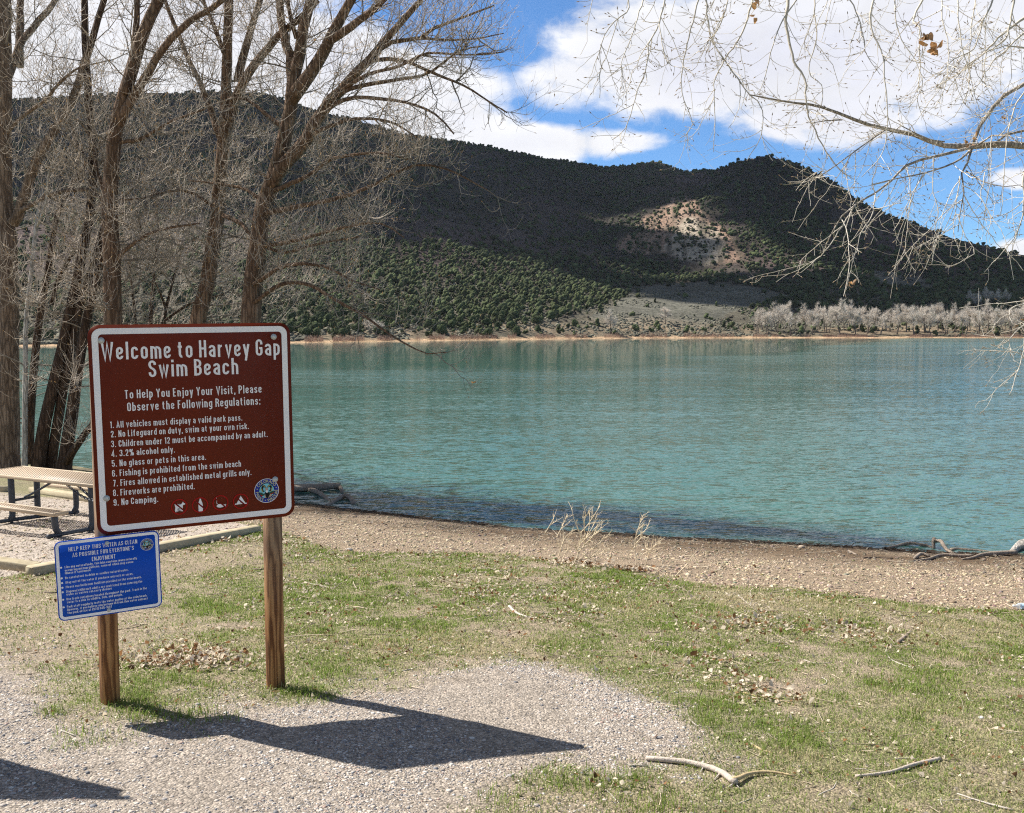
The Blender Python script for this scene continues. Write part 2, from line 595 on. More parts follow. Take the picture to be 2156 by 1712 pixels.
dd = GY - shore_y(GX)
base = c_soil + (c_sod - c_soil) * (zr * .75)[..., None]
base = base + (c_grav - base) * zg[..., None]
base = base + (c_pad - base) * zp[..., None]
base = base + (c_beach - base) * zb[..., None]
wet = np.clip((dd + .28 + .25 * (fbm(GX * 1.5, GY * 1.5, 9, 3) - .5)) / .18, 0, 1)
dk = np.clip(fbm(GX * .7, GY * 2.2, 2.2, 4) * 3.2 - .6, 0, 1) * zb * np.clip((dd + 2.3) / 1.3, 0, 1) * 1.15
dk = dk * np.clip(1 - (dd - .1) / .3, 0, 1)
base = base * (1 - dk[..., None] * np.array([.45, .5, .55]))
wet = wet * np.clip(1 - (dd - .2) / .4, .0, 1)
base = base + (np.array([.085, .062, .043]) - base) * wet[..., None]
base = base * (1 + .6 * np.clip((dd - .15) / .4, 0, 1))[..., None]

gm, t, out = new_mat('ground')
pos = t.n('ShaderNodeNewGeometry').outputs['Position']
ca = t.n('ShaderNodeAttribute', attribute_name='col').outputs['Color']
n_a = t.noise(pos, 9, 6, 0.7)
n_b = t.noise(pos, 55, 5, 0.7)
v_s = t.n('ShaderNodeTexVoronoi', {'Vector': pos, 'Scale': 75.0, 'Randomness': 1.0})
v_l = t.n('ShaderNodeTexVoronoi', {'Vector': pos, 'Scale': 26.0, 'Randomness': 1.0})
peb = t.ramp(t.n('ShaderNodeSeparateColor', {0: v_s.outputs['Color']}).outputs[0], [(0.0, .55), (.35, .85), (.7, 1.05), (1.0, 1.45)])
c1 = t.mix(1.0, ca, peb, 'MULTIPLY')
c1 = t.mix(1.0, c1, t.ramp(n_a, [(.28, .72), (.72, 1.22)]), 'MULTIPLY')
c1 = t.mix(1.0, c1, t.ramp(n_b, [(.3, .75), (.7, 1.22)]), 'MULTIPLY')
hgt = t.math('ADD', t.math('MULTIPLY', v_s.outputs['Distance'], -1.0), t.math('MULTIPLY', v_l.outputs['Distance'], -.5))
bmp = t.n('ShaderNodeBump', {'Height': t.math('ADD', hgt, n_b), 'Strength': .8, 'Distance': .012})
p = t.n('ShaderNodeBsdfPrincipled', {'Base Color': c1, 'Roughness': .92, 'Specular IOR Level': .25, 'Normal': bmp.outputs[0]})
t.set(out.inputs[0], p)
ground = obj('ground', np.stack([GX, GY, GZ], -1).reshape(-1, 3), GF, gm, None, base.reshape(-1, 3), True)
tag(ground, 'sloping bank of gravel, soil and sandy beach at the lake', 'ground', kind='structure')

# ------------------------------------------------------------------ far hills
COLS = [(-900, [(760, 120), (735, 170), (650, 260), (540, 420), (400, 640), (330, 900)]),
        (-400, [(735, 178), (705, 230), (620, 340), (480, 520), (330, 760), (240, 1000)]),
        (100, [(729, 213), (694, 265), (610, 370), (470, 560), (310, 820), (206, 1060)]),
        (380, [(726, 240), (690, 300), (615, 400), (490, 570), (330, 850), (196, 1100)]),
        (560, [(723, 265), (688, 325), (620, 420), (505, 570), (350, 860), (192, 1100)]),
        (711, [(720, 290), (684, 345), (625, 430), (520, 570), (400, 800), (242, 1150)]),
        (835, [(719, 318), (684, 365), (635, 440), (545, 570), (430, 800), (278, 1200)]),
        (971, [(717, 350), (684, 395), (640, 460), (565, 580), (460, 820), (300, 1250)]),
        (1105, [(715, 388), (684, 430), (640, 495), (585, 620), (480, 880), (325, 1300)]),
        (1263, [(712, 440), (675, 500), (640, 575), (600, 700), (480, 950), (354, 1380)]),
        (1375, [(711, 465), (668, 530), (625, 640), (590, 780), (470, 940), (343, 1400)]),
        (1437, [(711, 472), (664, 550), (620, 680), (585, 790), (440, 960), (361, 1350)]),
        (1495, [(711, 478), (662, 560), (614, 700), (575, 800), (420, 980), (358, 1200)]),
        (1540, [(711, 482), (662, 570), (612, 710), (570, 800), (410, 980), (338, 1090)]),
        (1603, [(711, 488), (662, 580), (618, 710), (575, 790), (420, 970), (326, 1070)]),
        (1669, [(711, 488), (664, 590), (622, 700), (570, 790), (450, 930), (344, 1050)]),
        (1739, [(711, 488), (666, 590), (622, 690), (565, 780), (470, 900), (381, 1010)]),
        (1801, [(711, 487), (668, 590), (625, 680), (560, 790), (490, 880), (425, 970)]),
        (1884, [(711, 486), (668, 590), (628, 680), (570, 780), (515, 850), (463, 930)]),
        (1988, [(712, 484), (670, 590), (632, 670), (585, 750), (540, 810), (500, 880)]),
        (2156, [(712, 480), (672, 580), (640, 650), (605, 720), (575, 770), (547, 830)]),
        (2600, [(712, 470), (690, 540), (672, 610), (660, 670), (645, 730), (630, 800)]),
        (3400, [(713, 450), (700, 520), (692, 600), (688, 660), (684, 730), (680, 800)])]
cpx = np.array([c[0] for c in COLS], float)
KN = 6
ky = np.array([[k[0] for k in c[1]] for c in COLS], float)
kY = np.array([[k[1] for k in c[1]] for c in COLS], float)
tpx = np.arange(-880, 3380, 4.0)
TY = np.concatenate([np.arange(110, 900, 5.0), np.arange(900, 1500, 7.0), np.arange(1500, 2400, 40.0)])
iy = np.stack([np.interp(tpx, cpx, ky[:, k]) for k in range(KN)], 1)
iY = np.stack([np.interp(tpx, cpx, kY[:, k]) for k in range(KN)], 1)
_, f_, d_ = ray(tpx[:, None] * 0 + 1078, iy)
kz = CAM_H - iY * d_ / f_
kz[:, 0] = WATER_Z
TZ = np.zeros((len(tpx), len(TY)))
SHORE_FAR = iY[:, 0]
CREST_Y = iY[:, -1]
for i in range(len(tpx)):
    z = np.interp(TY, iY[i], kz[i])
    z = np.where(TY < iY[i, 0], np.maximum(WATER_Z - .06 * (iY[i, 0] - TY), -7), z)
    z = np.where(TY > iY[i, -1], kz[i, -1] - .22 * (TY - iY[i, -1]), z)
    TZ[i] = z
for _ in range(3):
    TZ[1:-1] = .25 * TZ[:-2] + .5 * TZ[1:-1] + .25 * TZ[2:]
TXw = (tpx[:, None] - 1078) / 2000 * TY[None] * 1.004
TYw = np.repeat(TY[None], len(tpx), 0)
amp = np.clip((TY[None] - SHORE_FAR[:, None] - 8) / 260, 0, 1)
near_crest = np.exp(-((TY[None] - CREST_Y[:, None]) / 90) ** 2)
rid = 1 - np.abs(fbm(TXw / 150, TYw / 260, 1.7, 4) * 2 - 1) * 2
TZ = TZ + amp * (1 - .75 * near_crest) * (rid * 11 - 4) + amp * (fbm(TXw / 55, TYw / 70, 6.6, 4) - .5) * 8 + np.clip(amp * 12, 0, 1) * (fbm(TXw / 14, TYw / 18, 2.6, 3) - .5) * 1.6


def hz(px, Y):
    fi = np.clip((np.asarray(px, float) - tpx[0]) / 4.0, 0, len(tpx) - 1.001)
    fj = np.clip(np.interp(Y, TY, np.arange(len(TY))), 0, len(TY) - 1.001)
    i, j = fi.astype(int), fj.astype(int)
    a, b = fi - i, fj - j
    return (TZ[i, j] * (1 - a) + TZ[i + 1, j] * a) * (1 - b) + (TZ[i, j + 1] * (1 - a) + TZ[i + 1, j + 1] * a) * b


def hpos(px, Y):
    px, Y = np.asarray(px, float), np.asarray(Y, float)
    return np.stack([(px - 1078) / 2000 * Y * 1.004, Y, hz(px, Y)], -1)


SCAR = [(1290, 520), (1340, 470), (1400, 428), (1455, 412), (1480, 440), (1520, 480), (1545, 505), (1575, 545), (1540, 552), (1505, 560), (1450, 548), (1400, 540), (1340, 535)]
SCARPALE = [(1390, 530), (1420, 480), (1460, 455), (1500, 480), (1530, 510), (1530, 540), (1490, 565), (1440, 550)]
SAGE = [(1270, 655), (1330, 618), (1380, 600), (1500, 592), (1600, 605), (1662, 622), (1600, 640), (1540, 660), (1480, 690), (1300, 690), (1240, 670)]
SAGE2 = [(1840, 570), (1900, 575), (1985, 598), (1960, 608), (1880, 605), (1840, 590)]
DENSE = [(500, 560), (700, 500), (830, 522), (950, 548), (1100, 545), (1210, 565), (1300, 605), (1320, 622), (1250, 655), (1190, 668), (1000, 690), (500, 704)]
BAND = [(700, 490), (830, 505), (1000, 525), (1200, 540), (1290, 545), (1400, 560), (1560, 585), (1640, 612), (1500, 592), (1380, 600), (1290, 610), (1000, 560), (800, 540)]
RIGHT = [(1560, 470), (1640, 440), (1760, 470), (1850, 520), (2000, 530), (2156, 555), (3400, 660), (3400, 700), (2156, 662), (1560, 655), (1660, 622), (1590, 585), (1545, 545)]
PURPLE = [(820, 330), (1000, 320), (1180, 370), (1290, 430), (1230, 500), (1000, 500), (800, 470), (700, 400)]
TXp, TYp = pix(np.stack([TXw, TYw, TZ], -1))
wob = (fbm(TXw / 40, TYw / 40, 3.3, 3) - .5) * 46
wob2 = (fbm(TXw / 40, TYw / 40, 8.3, 3) - .5) * 30
qx, qy = TXp + wob, TYp + wob2
nT = fbm(TXw / 30, TYw / 30, 1.1, 4)[..., None]
bigp = np.clip((fbm(TXw / 120, TYw / 150, 4.9, 4) - .42) * 5, 0, 1)[..., None]
tc = (np.array([.044, .039, .032]) + (np.array([.090, .066, .062]) - np.array([.044, .039, .032])) * bigp) * (.6 + .8 * nT)
low = np.clip((TYp - 560) / 70, 0, 1)[..., None]
tc = tc * (1 - low) + np.array([.12, .108, .08]) * (.7 + .6 * nT) * low
sq_ = lambda P_: sum(inpoly(TXp + (fbm(TXw / 26 + k_, TYw / 40, 1.3 + k_, 3) - .5) * 50, TYp + (fbm(TXw / 26 - k_, TYw / 40, 5.3 + k_, 3) - .5) * 40, P_) for k_ in range(4))[..., None] / 4
sc, sp = sq_(SCAR), sq_(SCARPALE)
# scree chutes running down the slope
ch1 = fbm((TXp - 1430) / (7 + np.maximum(TYp - 400, 0) * .07), TYp / 75, 3.7, 4)[..., None]
ch2 = fbm((TXp - 1430) / (5 + np.maximum(TYp - 400, 0) * .05), TYp / 40, 9.7, 4)[..., None]
sred = np.array([.34, .225, .165]) * (.48 + .9 * ch2)
spal = np.array([.48, .40, .31]) * (.48 + .9 * ch2)
scol = sred + (spal - sred) * np.clip(sp * 1.6 - .5 + (ch1 - .45) * 2.5, 0, 1)
scol = scol + (np.array([.10, .085, .062]) - scol) * np.clip((ch2 - .47) * 7, 0, .85)
tc = tc + (scol - tc) * np.clip(sc * 1.5 - .25 + (ch1 - .5) * 1.6, 0, 1) * (sc > 0)
sg = (inpoly(qx * .4 + TXp * .6, qy * .4 + TYp * .6, SAGE) | inpoly(TXp, TYp, SAGE2))[..., None]
tc = np.where(sg, np.array([.135, .13, .105]) * (.6 + .8 * nT), tc)
mb = inpoly(qx, qy, BAND)[..., None]
tc = np.where(mb, tc * .8, tc)
ds = (TY[None] - SHORE_FAR[:, None])
bank = (np.clip(1 - ds / 8, 0, 1) * (ds > -5))[..., None]
tc = tc + (np.array([.50, .34, .21]) - tc) * np.clip(bank * 1.8, 0, 1)
ds2 = np.clip(1 - np.abs(ds - 30) / 40, 0, 1)[..., None] * np.clip(nT * 3 - 1, 0, 1)
tc = tc + (np.array([.36, .26, .17]) - tc) * ds2 * .6
hm, t, out = new_mat('hillside')
pos = t.n('ShaderNodeNewGeometry').outputs['Position']
ca = t.n('ShaderNodeAttribute', attribute_name='col').outputs['Color']
c1 = t.mix(1.0, ca, t.ramp(t.noise(pos, .22, 8, .7), [(.3, .55), (.7, 1.45)]), 'MULTIPLY')
c1 = t.mix(t.step(t.noise(pos, .55, 5, .65), .54, .62), c1, t.mix(1.0, c1, (.45, .5, .42), 'MULTIPLY'))
bmp = t.n('ShaderNodeBump', {'Height': t.noise(pos, .35, 8, .7), 'Strength': .7, 'Distance': 2.0})
p = t.n('ShaderNodeBsdfPrincipled', {'Base Color': c1, 'Roughness': .95, 'Specular IOR Level': .1, 'Normal': bmp.outputs[0]})
t.set(out.inputs[0], p)
nx, ny = TXw.shape
ii = np.arange(nx - 1)[:, None] * ny + np.arange(ny - 1)[None]
TF = np.stack([ii, ii + ny, ii + ny + 1, ii + 1], -1).reshape(-1, 4)
hills = obj('hills', np.stack([TXw, TYw, TZ], -1).reshape(-1, 3), TF, hm, None, tc.reshape(-1, 3), True)
tag(hills, 'brushy mountain ridge with an eroded pale scar across the lake', 'hills', kind='structure')

# unseen clouds added above the frame, placed and shaped to shade the slopes
cm_, t, out = new_mat('cloud_white')
p = t.n('ShaderNodeBsdfDiffuse', {'Color': (.88, .89, .92)})
t.set(out.inputs[0], p)


def cloud(cx, cy, rx, ry, label, seed, alt=1500.0):
    """cloud whose shadow falls round (cx, cy)"""
    bm = bmesh.new()
    bmesh.ops.create_icosphere(bm, subdivisions=5, radius=1.0)
    V = np.array([v.co[:] for v in bm.verts])
    F = np.array([[v.index for v in f.verts] for f in bm.faces])
    bm.free()
    r = 1 + (fbm(V[:, 0] * 1.6 + seed, V[:, 1] * 1.6, V[:, 2] * 1.6, 2) - .5) * .7 + (fbm(V[:, 0] * 5 + seed, V[:, 1] * 5, V[:, 2] * 5, 4) - .5) * .7
    V = V * r[:, None] * np.array([rx, ry, 95])
    V[:, 2] = np.where(V[:, 2] < 0, V[:, 2] * .4, V[:, 2])
    k_ = (alt - 90) / math.tan(SUN_ELEV)
    tag(obj('cloud', V + np.array([cx - .914 * k_, cy + .406 * k_, alt]), F, cm_, None, None, True), label, 'cloud')


cloud(-450, 930, 520, 330, 'broad white cloud out of view, added to shade the left mountain', 1.0)
cloud(452, 870, 240, 205, 'rounded white cloud out of view, added to shade the right-hand peak slope', 2.0)
cloud(90, 1205, 320, 185, 'small white cloud out of view, added to shade the mountain saddle', 3.0)
cloud(160, 690, 125, 85, 'smallest puffy cloud out of view, added to shade the sage flat', 4.0)

# ------------------------------------------------------------------ lake
wm, t, out = new_mat('lake_water')
pos = t.n('ShaderNodeNewGeometry').outputs['Position']
shl = t.n('ShaderNodeAttribute', attribute_name='col').outputs['Color']
shl = t.n('ShaderNodeSeparateColor', {0: shl})
sep_ = lambda c_: t.n('ShaderNodeVectorMath', {0: c_, 1: (.5, .5, .5)}, operation='SUBTRACT').outputs[0]
vs_ = lambda v_, k_: t.n('ShaderNodeVectorMath', {0: v_, 'Scale': k_}, operation='SCALE').outputs[0]
va_ = lambda a_, b_: t.n('ShaderNodeVectorMath', {0: a_, 1: b_}, operation='ADD').outputs[0]
n_1 = vs_(sep_(t.noise(t.mapping(pos, (2.8, 10.0, 1), rot=(0, 0, .10)), 1.0, 2, .55, .4, out=1)), .80)
n_2 = vs_(sep_(t.noise(t.mapping(pos, (9.0, 34.0, 1), rot=(0, 0, -.06)), 1.0, 2, .6, .3, out=1)), .60)
n_3 = vs_(sep_(t.noise(t.mapping(pos, (.16, .6, 1), rot=(0, 0, .2)), 1.0, 2, .5, .2, out=1)), .22)
gust = t.ramp(t.noise(t.mapping(pos, (.012, .03, 1)), 1.0, 3, .5), [(.38, .55), (.62, 1.15)])
calm = t.math('MULTIPLY', gust, shl.outputs[1])
nv = t.n('ShaderNodeVectorMath', {0: va_(va_(n_1, n_2), n_3), 1: (.6, 1.0, 0)}, operation='MULTIPLY').outputs[0]
nv = t.n('ShaderNodeVectorMath', {0: va_(vs_(nv, calm), (0, 0, 1))}, operation='NORMALIZE')
bmp = nv
body = t.mix(t.noise(t.mapping(pos, (.01, .02, 1)), 1.0, 3, .5), (.052, .132, .114), (.070, .164, .144))
dif = t.n('ShaderNodeBsdfDiffuse', {'Color': body, 'Normal': bmp.outputs[0]})
tr = t.n('ShaderNodeBsdfTransparent', {'Color': (.88, .92, .89)})
under = t.n('ShaderNodeMixShader', {0: shl.outputs[0], 1: dif.outputs[0], 2: tr.outputs[0]})
gl = t.n('ShaderNodeBsdfGlossy', {'Color': (1, 1, 1), 'Roughness': t.math('MULTIPLY_ADD', shl.outputs[1], .045, .012), 'Normal': bmp.outputs[0]})
fr = t.n('ShaderNodeFresnel', {'IOR': 1.33, 'Normal': bmp.outputs[0]})
mx = t.n('ShaderNodeMixShader', {0: t.math('MULTIPLY', fr.outputs[0], .92), 1: under.outputs[0], 2: gl.outputs[0]})
t.set(out.inputs[0], mx)
wx = np.concatenate([-np.geomspace(1400, 14, 110), lin(-13, 12, 120), np.geomspace(12, 1800, 130)])
wv = np.concatenate([np.linspace(-1.2, 3, 60), np.geomspace(3.2, 1400, 150)])
WX, WV = np.meshgrid(wx, wv, indexing='ij')
WY = shore_y(WX) * np.clip(1 - (WV + 1.2) / 900, 0, 1) + WV
dsh = WY - shore_y(WX)
depthf = np.clip(1 - dsh / 2.6, 0, 1) ** 1.3 * .20
calmf = np.clip(.78 + dsh / 5.0, .78, 1.0)
fard = WY / np.maximum(np.interp(1078 + 2000 * WX / np.maximum(WY, 1), tpx, SHORE_FAR), 1)
wpx = 1078 + 2000 * WX / np.maximum(WY, 1)
edge = np.interp(wpx, [500, 1300, 1650, 1850, 2000], [88, 98, 140, 330, 900]) * (1 + (fbm(WX / 40, WY / 25, 3.3, 3) - .5) * .7)
calmf = calmf * np.clip(1.0 - (WY / edge - .80) / .25 * .84, .14, 1)
wc = np.stack([depthf, calmf, 0 * calmf], -1)
nx, ny = WX.shape
ii = np.arange(nx - 1)[:, None] * ny + np.arange(ny - 1)[None]
WF = np.stack([ii, ii + ny, ii + ny + 1, ii + 1], -1).reshape(-1, 4)
lake = obj('lake', np.stack([WX, WY, 0 * WX + WATER_Z], -1).reshape(-1, 3), WF, wm, None, wc.reshape(-1, 3), True)
tag(lake, 'rippled turquoise lake water', 'lake', kind='structure')

# ------------------------------------------------------------------ far vegetation
def blob(sub, rs, flat=.0, seed=0):
    bm = bmesh.new()
    bmesh.ops.create_icosphere(bm, subdivisions=sub, radius=1.0)
    V = np.array([v.co[:] for v in bm.verts])
    F = np.array([[v.index for v in f.verts] for f in bm.faces])
    bm.free()
    r = np.random.default_rng(seed)
    V = V * (1 + rs * r.normal(size=(len(V), 1)).clip(-1.6, 1.6))
    V[:, 2] = np.where(V[:, 2] < -.55, -.55 + (V[:, 2] + .55) * .2, V[:, 2])
    return V, F


def inst(V, F, pos, scale, rot, col, jitter=.12):
    """merged copies of a template: pos (N,3), scale (N,3), rot (N), col (N,3)"""
    N = len(pos)
    c, s = np.cos(rot)[:, None], np.sin(rot)[:, None]
    P = V[None] * scale[:, None, :]
    X = P[..., 0] * c - P[..., 1] * s
    Y = P[..., 0] * s + P[..., 1] * c
    Q = np.stack([X, Y, P[..., 2]], -1) + pos[:, None]
    Fo = (F[None] + (np.arange(N) * len(V))[:, None, None]).reshape(-1, F.shape[1])
    cc = np.repeat(col[:, None], len(V), 1) * (1 + jitter * rng.normal(size=(N, len(V), 1)))
    return Q.reshape(-1, 3), Fo, np.clip(cc, .003, 1).reshape(-1, 3)


leaf_far = attr_mat('juniper_foliage', .9, 0.0, .15)
cell = 3.9
ys = np.arange(205, 1480, cell)
cand = []
for y in ys:
    x0, x1 = (-420 - 1078) / 2000 * y, (2700 - 1078) / 2000 * y
    xs = np.arange(x0, x1, cell)
    cand.append(np.stack([xs, np.full(len(xs), y)], -1))
cand = np.concatenate(cand)
cand = cand + rng.uniform(-.5, .5, cand.shape) * cell
cpxv = 1078 + 2000 * cand[:, 0] / cand[:, 1] / 1.004
shf = np.interp(cpxv, tpx, SHORE_FAR)
crf = np.interp(cpxv, tpx, CREST_Y)
ok = (cand[:, 1] > shf + 9) & (cand[:, 1] < crf + 25)
cand, cpxv, shf, crf = cand[ok], cpxv[ok], shf[ok], crf[ok]
tp = hpos(cpxv, cand[:, 1])
px_, py_ = pix(tp)
nb = fbm(tp[:, 0] / 38, tp[:, 1] / 38, 4.4, 4)
wq = (fbm(tp[:, 0] / 40, tp[:, 1] / 40, 3.3, 3) - .5)
qx, qy = px_ + wq * 50, py_ + wq * 30
den = np.full(len(tp), .30) + (nb - .5) * 1.3
den = np.where(inpoly(qx, qy, PURPLE), .15 + (nb - .5) * .5, den)
den = np.where((py_ > 655) & (px_ < 1580), .12 + (nb - .5) * .9, den)
den = np.where((py_ > 655) & (px_ < 1150), .42 + (nb - .5) * 1.2, den)
den = np.where(inpoly(qx, qy, DENSE), 1.0 + (nb - .5) * 1.2, den)
den = np.where(inpoly(qx, qy, BAND), .95 + (nb - .5) * .9, den)
den = np.where(inpoly(qx, qy, RIGHT), .88 + (nb - .5) * 1.2, den)
den = np.where(inpoly(qx, qy, SCAR), .22 + (nb - .5) * .5, den)
den = np.where(inpoly(px_, py_, SAGE), .012, den)
den = np.where(inpoly(px_, py_, SAGE2), .05, den)
den = np.where((py_ > 670) & (px_ > 1560), .12, den)
near = np.abs(cand[:, 1] - crf) < 16
den = np.where(near, np.maximum(den, .34), den)
den = np.where((np.abs(cand[:, 1] - crf) < 40) & (px_ < 1500), np.maximum(den, .42), den)
keep = rng.random(len(tp)) < den
tp, px_, py_, Yk = tp[keep], px_[keep], py_[keep], cand[keep, 1]
hgt_ = rng.uniform(2.2, 4.6, len(tp)) * np.where(rng.random(len(tp)) < .35, .6, 1.0)
wid = hgt_ * rng.uniform(.36, .56, len(tp))
gcol = np.array([.052, .068, .029]) * rng.uniform(.4, 1.45, (len(tp), 1)) + rng.uniform(0, .012, (len(tp), 1)) * np.array([1, .8, .1])
app = hgt_ / Yk
vis = (px_ > 10) & (px_ < 2140)
front = (py_ > 640) & vis
order = np.argsort(-(app + 1.0 * front))[:280]
ind = np.zeros(len(tp), bool)
ind[order] = True
# detailed juniper template: lobed crown of many small sprays
JT = []
for s in range(5):
    r = np.random.default_rng(40 + s)
    mb_ = MB()
    for q in range(7):
        V, F = blob(1, .2, seed=60 + s * 9 + q)
        V = V * (r.uniform(.34, .6) if q else .72)
        V = V * np.array([1, 1, 1.15]) + (r.normal(size=3) * np.array([.36, .36, .26]) if q else 0)
        mb_.add(V, F, np.array([1, 1, 1]) * r.uniform(.75, 1.25))
    n = 420
    d = norm(r.normal(size=(n, 3)))
    c = d * r.uniform(.62, 1.02, (n, 1))
    c[:, 2] = np.maximum(c[:, 2], -.62)
    sz = r.uniform(.07, .17, (n, 1))
    a, b = norm(r.normal(size=(n, 3)) + d), norm(r.normal(size=(n, 3)))
    V = np.stack([c, c + a * sz * 1.4, c + b * sz], 1).reshape(-1, 3)
    mb_.add(V, np.arange(3 * n).reshape(-1, 3), np.repeat(r.uniform(.6, 1.6, (n, 1)), 3, 0).repeat(3, 1))
    V = np.concatenate(mb_.V)
    V[:, 2] = V[:, 2] * .5 + .42
    C = np.concatenate(mb_.C) * np.array([.050, .066, .028]) * r.uniform(.85, 1.15)
    me = make_mesh('juniper', V, [f.astype(np.int32) for f in mb_.F], np.clip(C, .003, 1))
    me.materials.append(leaf_far)
    JT.append(me)
for q, i in enumerate(order):
    o = bpy.data.objects.new('juniper_tree', JT[q % 5])
    COL.objects.link(o)
    o.location = tp[i] - np.array([0, 0, .12])
    o.rotation_euler = (0, 0, rng.uniform(0, 6.28))
    o.scale = (wid[i], wid[i], hgt_[i] * 1.02)
    tag(o, 'dark green rounded juniper tree on the far shore slope', 'tree', 'junipers along the far shore')
rest = np.where(~ind)[0]
mb = MB()
closer = rest[Yk[rest] < 640]
far = rest[Yk[rest] >= 640]
for k in range(4):
    sel = closer[k::4]
    lb, rk = MB(), np.random.default_rng(500 + k)
    for q_ in range(4):
        V, F = blob(1, .24, seed=k * 7 + q_)
        lb.add(V * rk.uniform(.42, .72) + (rk.normal(size=3) * np.array([.42, .42, .3]) if q_ else 0), F)
    V, F = np.concatenate(lb.V), np.concatenate(lb.F)
    V = V * np.array([1, 1, .56]) + np.array([0, 0, .40])
    q = inst(V, F, tp[sel], np.stack([wid[sel], wid[sel], hgt_[sel]], -1), rng.uniform(0, 6.28, len(sel)), gcol[sel], .22)
    mb.add(*q)
for k in range(4):
    sel = far[k::4]
    V, F = blob(1, .34, seed=10 + k)
    V = V * np.array([1, 1, .5]) + np.array([0, 0, .36])
    q = inst(V, F, tp[sel], np.stack([wid[sel], wid[sel], hgt_[sel]], -1), rng.uniform(0, 6.28, len(sel)), gcol[sel] * .9, .2)
    mb.add(*q)
# low oak brush dotted over the slopes between the trees
n_ = 70000
bpx, bY = rng.uniform(-300, 2400, n_), 240 + rng.random(n_) ** .75 * 1160
k_ = (bY > np.interp(bpx, tpx, SHORE_FAR) + 50) & (bY < np.interp(bpx, tpx, CREST_Y) + 10)
bpos = hpos(bpx[k_], bY[k_])
bx_, by_ = pix(bpos)
k_ = (rng.random(len(bpos)) < np.clip(.25 + (fbm(bpos[:, 0] / 22, bpos[:, 1] / 30, 6.4, 4) - .5) * 4 + .35 * inpoly(bx_, by_, SCAR), .04, 1)) & ~inpoly(bx_, by_, SAGE)
bpos = bpos[k_]
V, F = blob(1, .35, seed=77)
s_ = rng.uniform(.5, 1.5, len(bpos)) * (bpos[:, 1] / 900) ** .4
mb.add(*inst(V, F, bpos, np.stack([s_, s_, s_ * .65], -1), rng.uniform(0, 6, len(bpos)), np.array([.036, .030, .025]) * rng.uniform(.4, 1.6, (len(bpos), 1)), .25))
wood = mb.build('juniper_woodland', leaf_far)
tag(wood, 'dark juniper and pinyon woodland covering the far hillsides', 'woodland', kind='stuff')

# sagebrush and shore willows
n = 26000
spx = rng.uniform(-300, 2500, n)
sY = np.interp(spx, tpx, SHORE_FAR) + 5 + rng.random(n) ** 1.3 * 230
sp_ = hpos(spx, sY)
qx, qy = pix(sp_)
k = ((qy > 590) & (fbm(sp_[:, 0] / 25, sp_[:, 1] / 25, 2.9, 4) > .44)) & ~((qx > 1560) & (qy > 690) & (rng.random(n) < .7))
sp_ = sp_[k]
V, F = blob(1, .28, seed=31)
s = rng.uniform(.35, .95, len(sp_))
q = inst(V, F, sp_, np.stack([s, s, s * .7], -1), rng.uniform(0, 6, len(sp_)), np.array([.145, .14, .105]) * rng.uniform(.5, 1.25, (len(sp_), 1)), .25)
tag(obj('sagebrush', q[0], q[1], leaf_far, None, q[2]), 'grey-green sagebrush scrub on the far flats', 'sagebrush', kind='stuff')
n = 15000
spx = rng.uniform(300, 2300, n)
k = fbm(spx / 30, 0, 1.2, 3) > .47
spx = spx[k]
sY = np.interp(spx, tpx, SHORE_FAR) + rng.uniform(.5, 9, len(spx))
b = hpos(spx, sY)
L = rng.uniform(.6, 2.0, len(b))
d = norm(rng.normal(size=(len(b), 3)) * .3 + np.array([0, 0, 1]))
P = b[:, None] + d[:, None] * L[:, None, None] * np.linspace(0, 1, 3)[None, :, None]
V, F = tubes(P, np.repeat(np.array([[.035, .03, .012]]), len(b), 0), 3)
tag(obj('willow_scrub', V, F, leaf_far, None, np.repeat(np.array([.30, .19, .14]) * rng.uniform(.7, 1.3, (len(b), 1)), 9, 0)), 'reddish bare willow stems along the far waterline', 'willow scrub', kind='stuff')

# bare cottonwoods on the far shore
bark_far = attr_mat('pale_bark_far', .85, 0, .2)


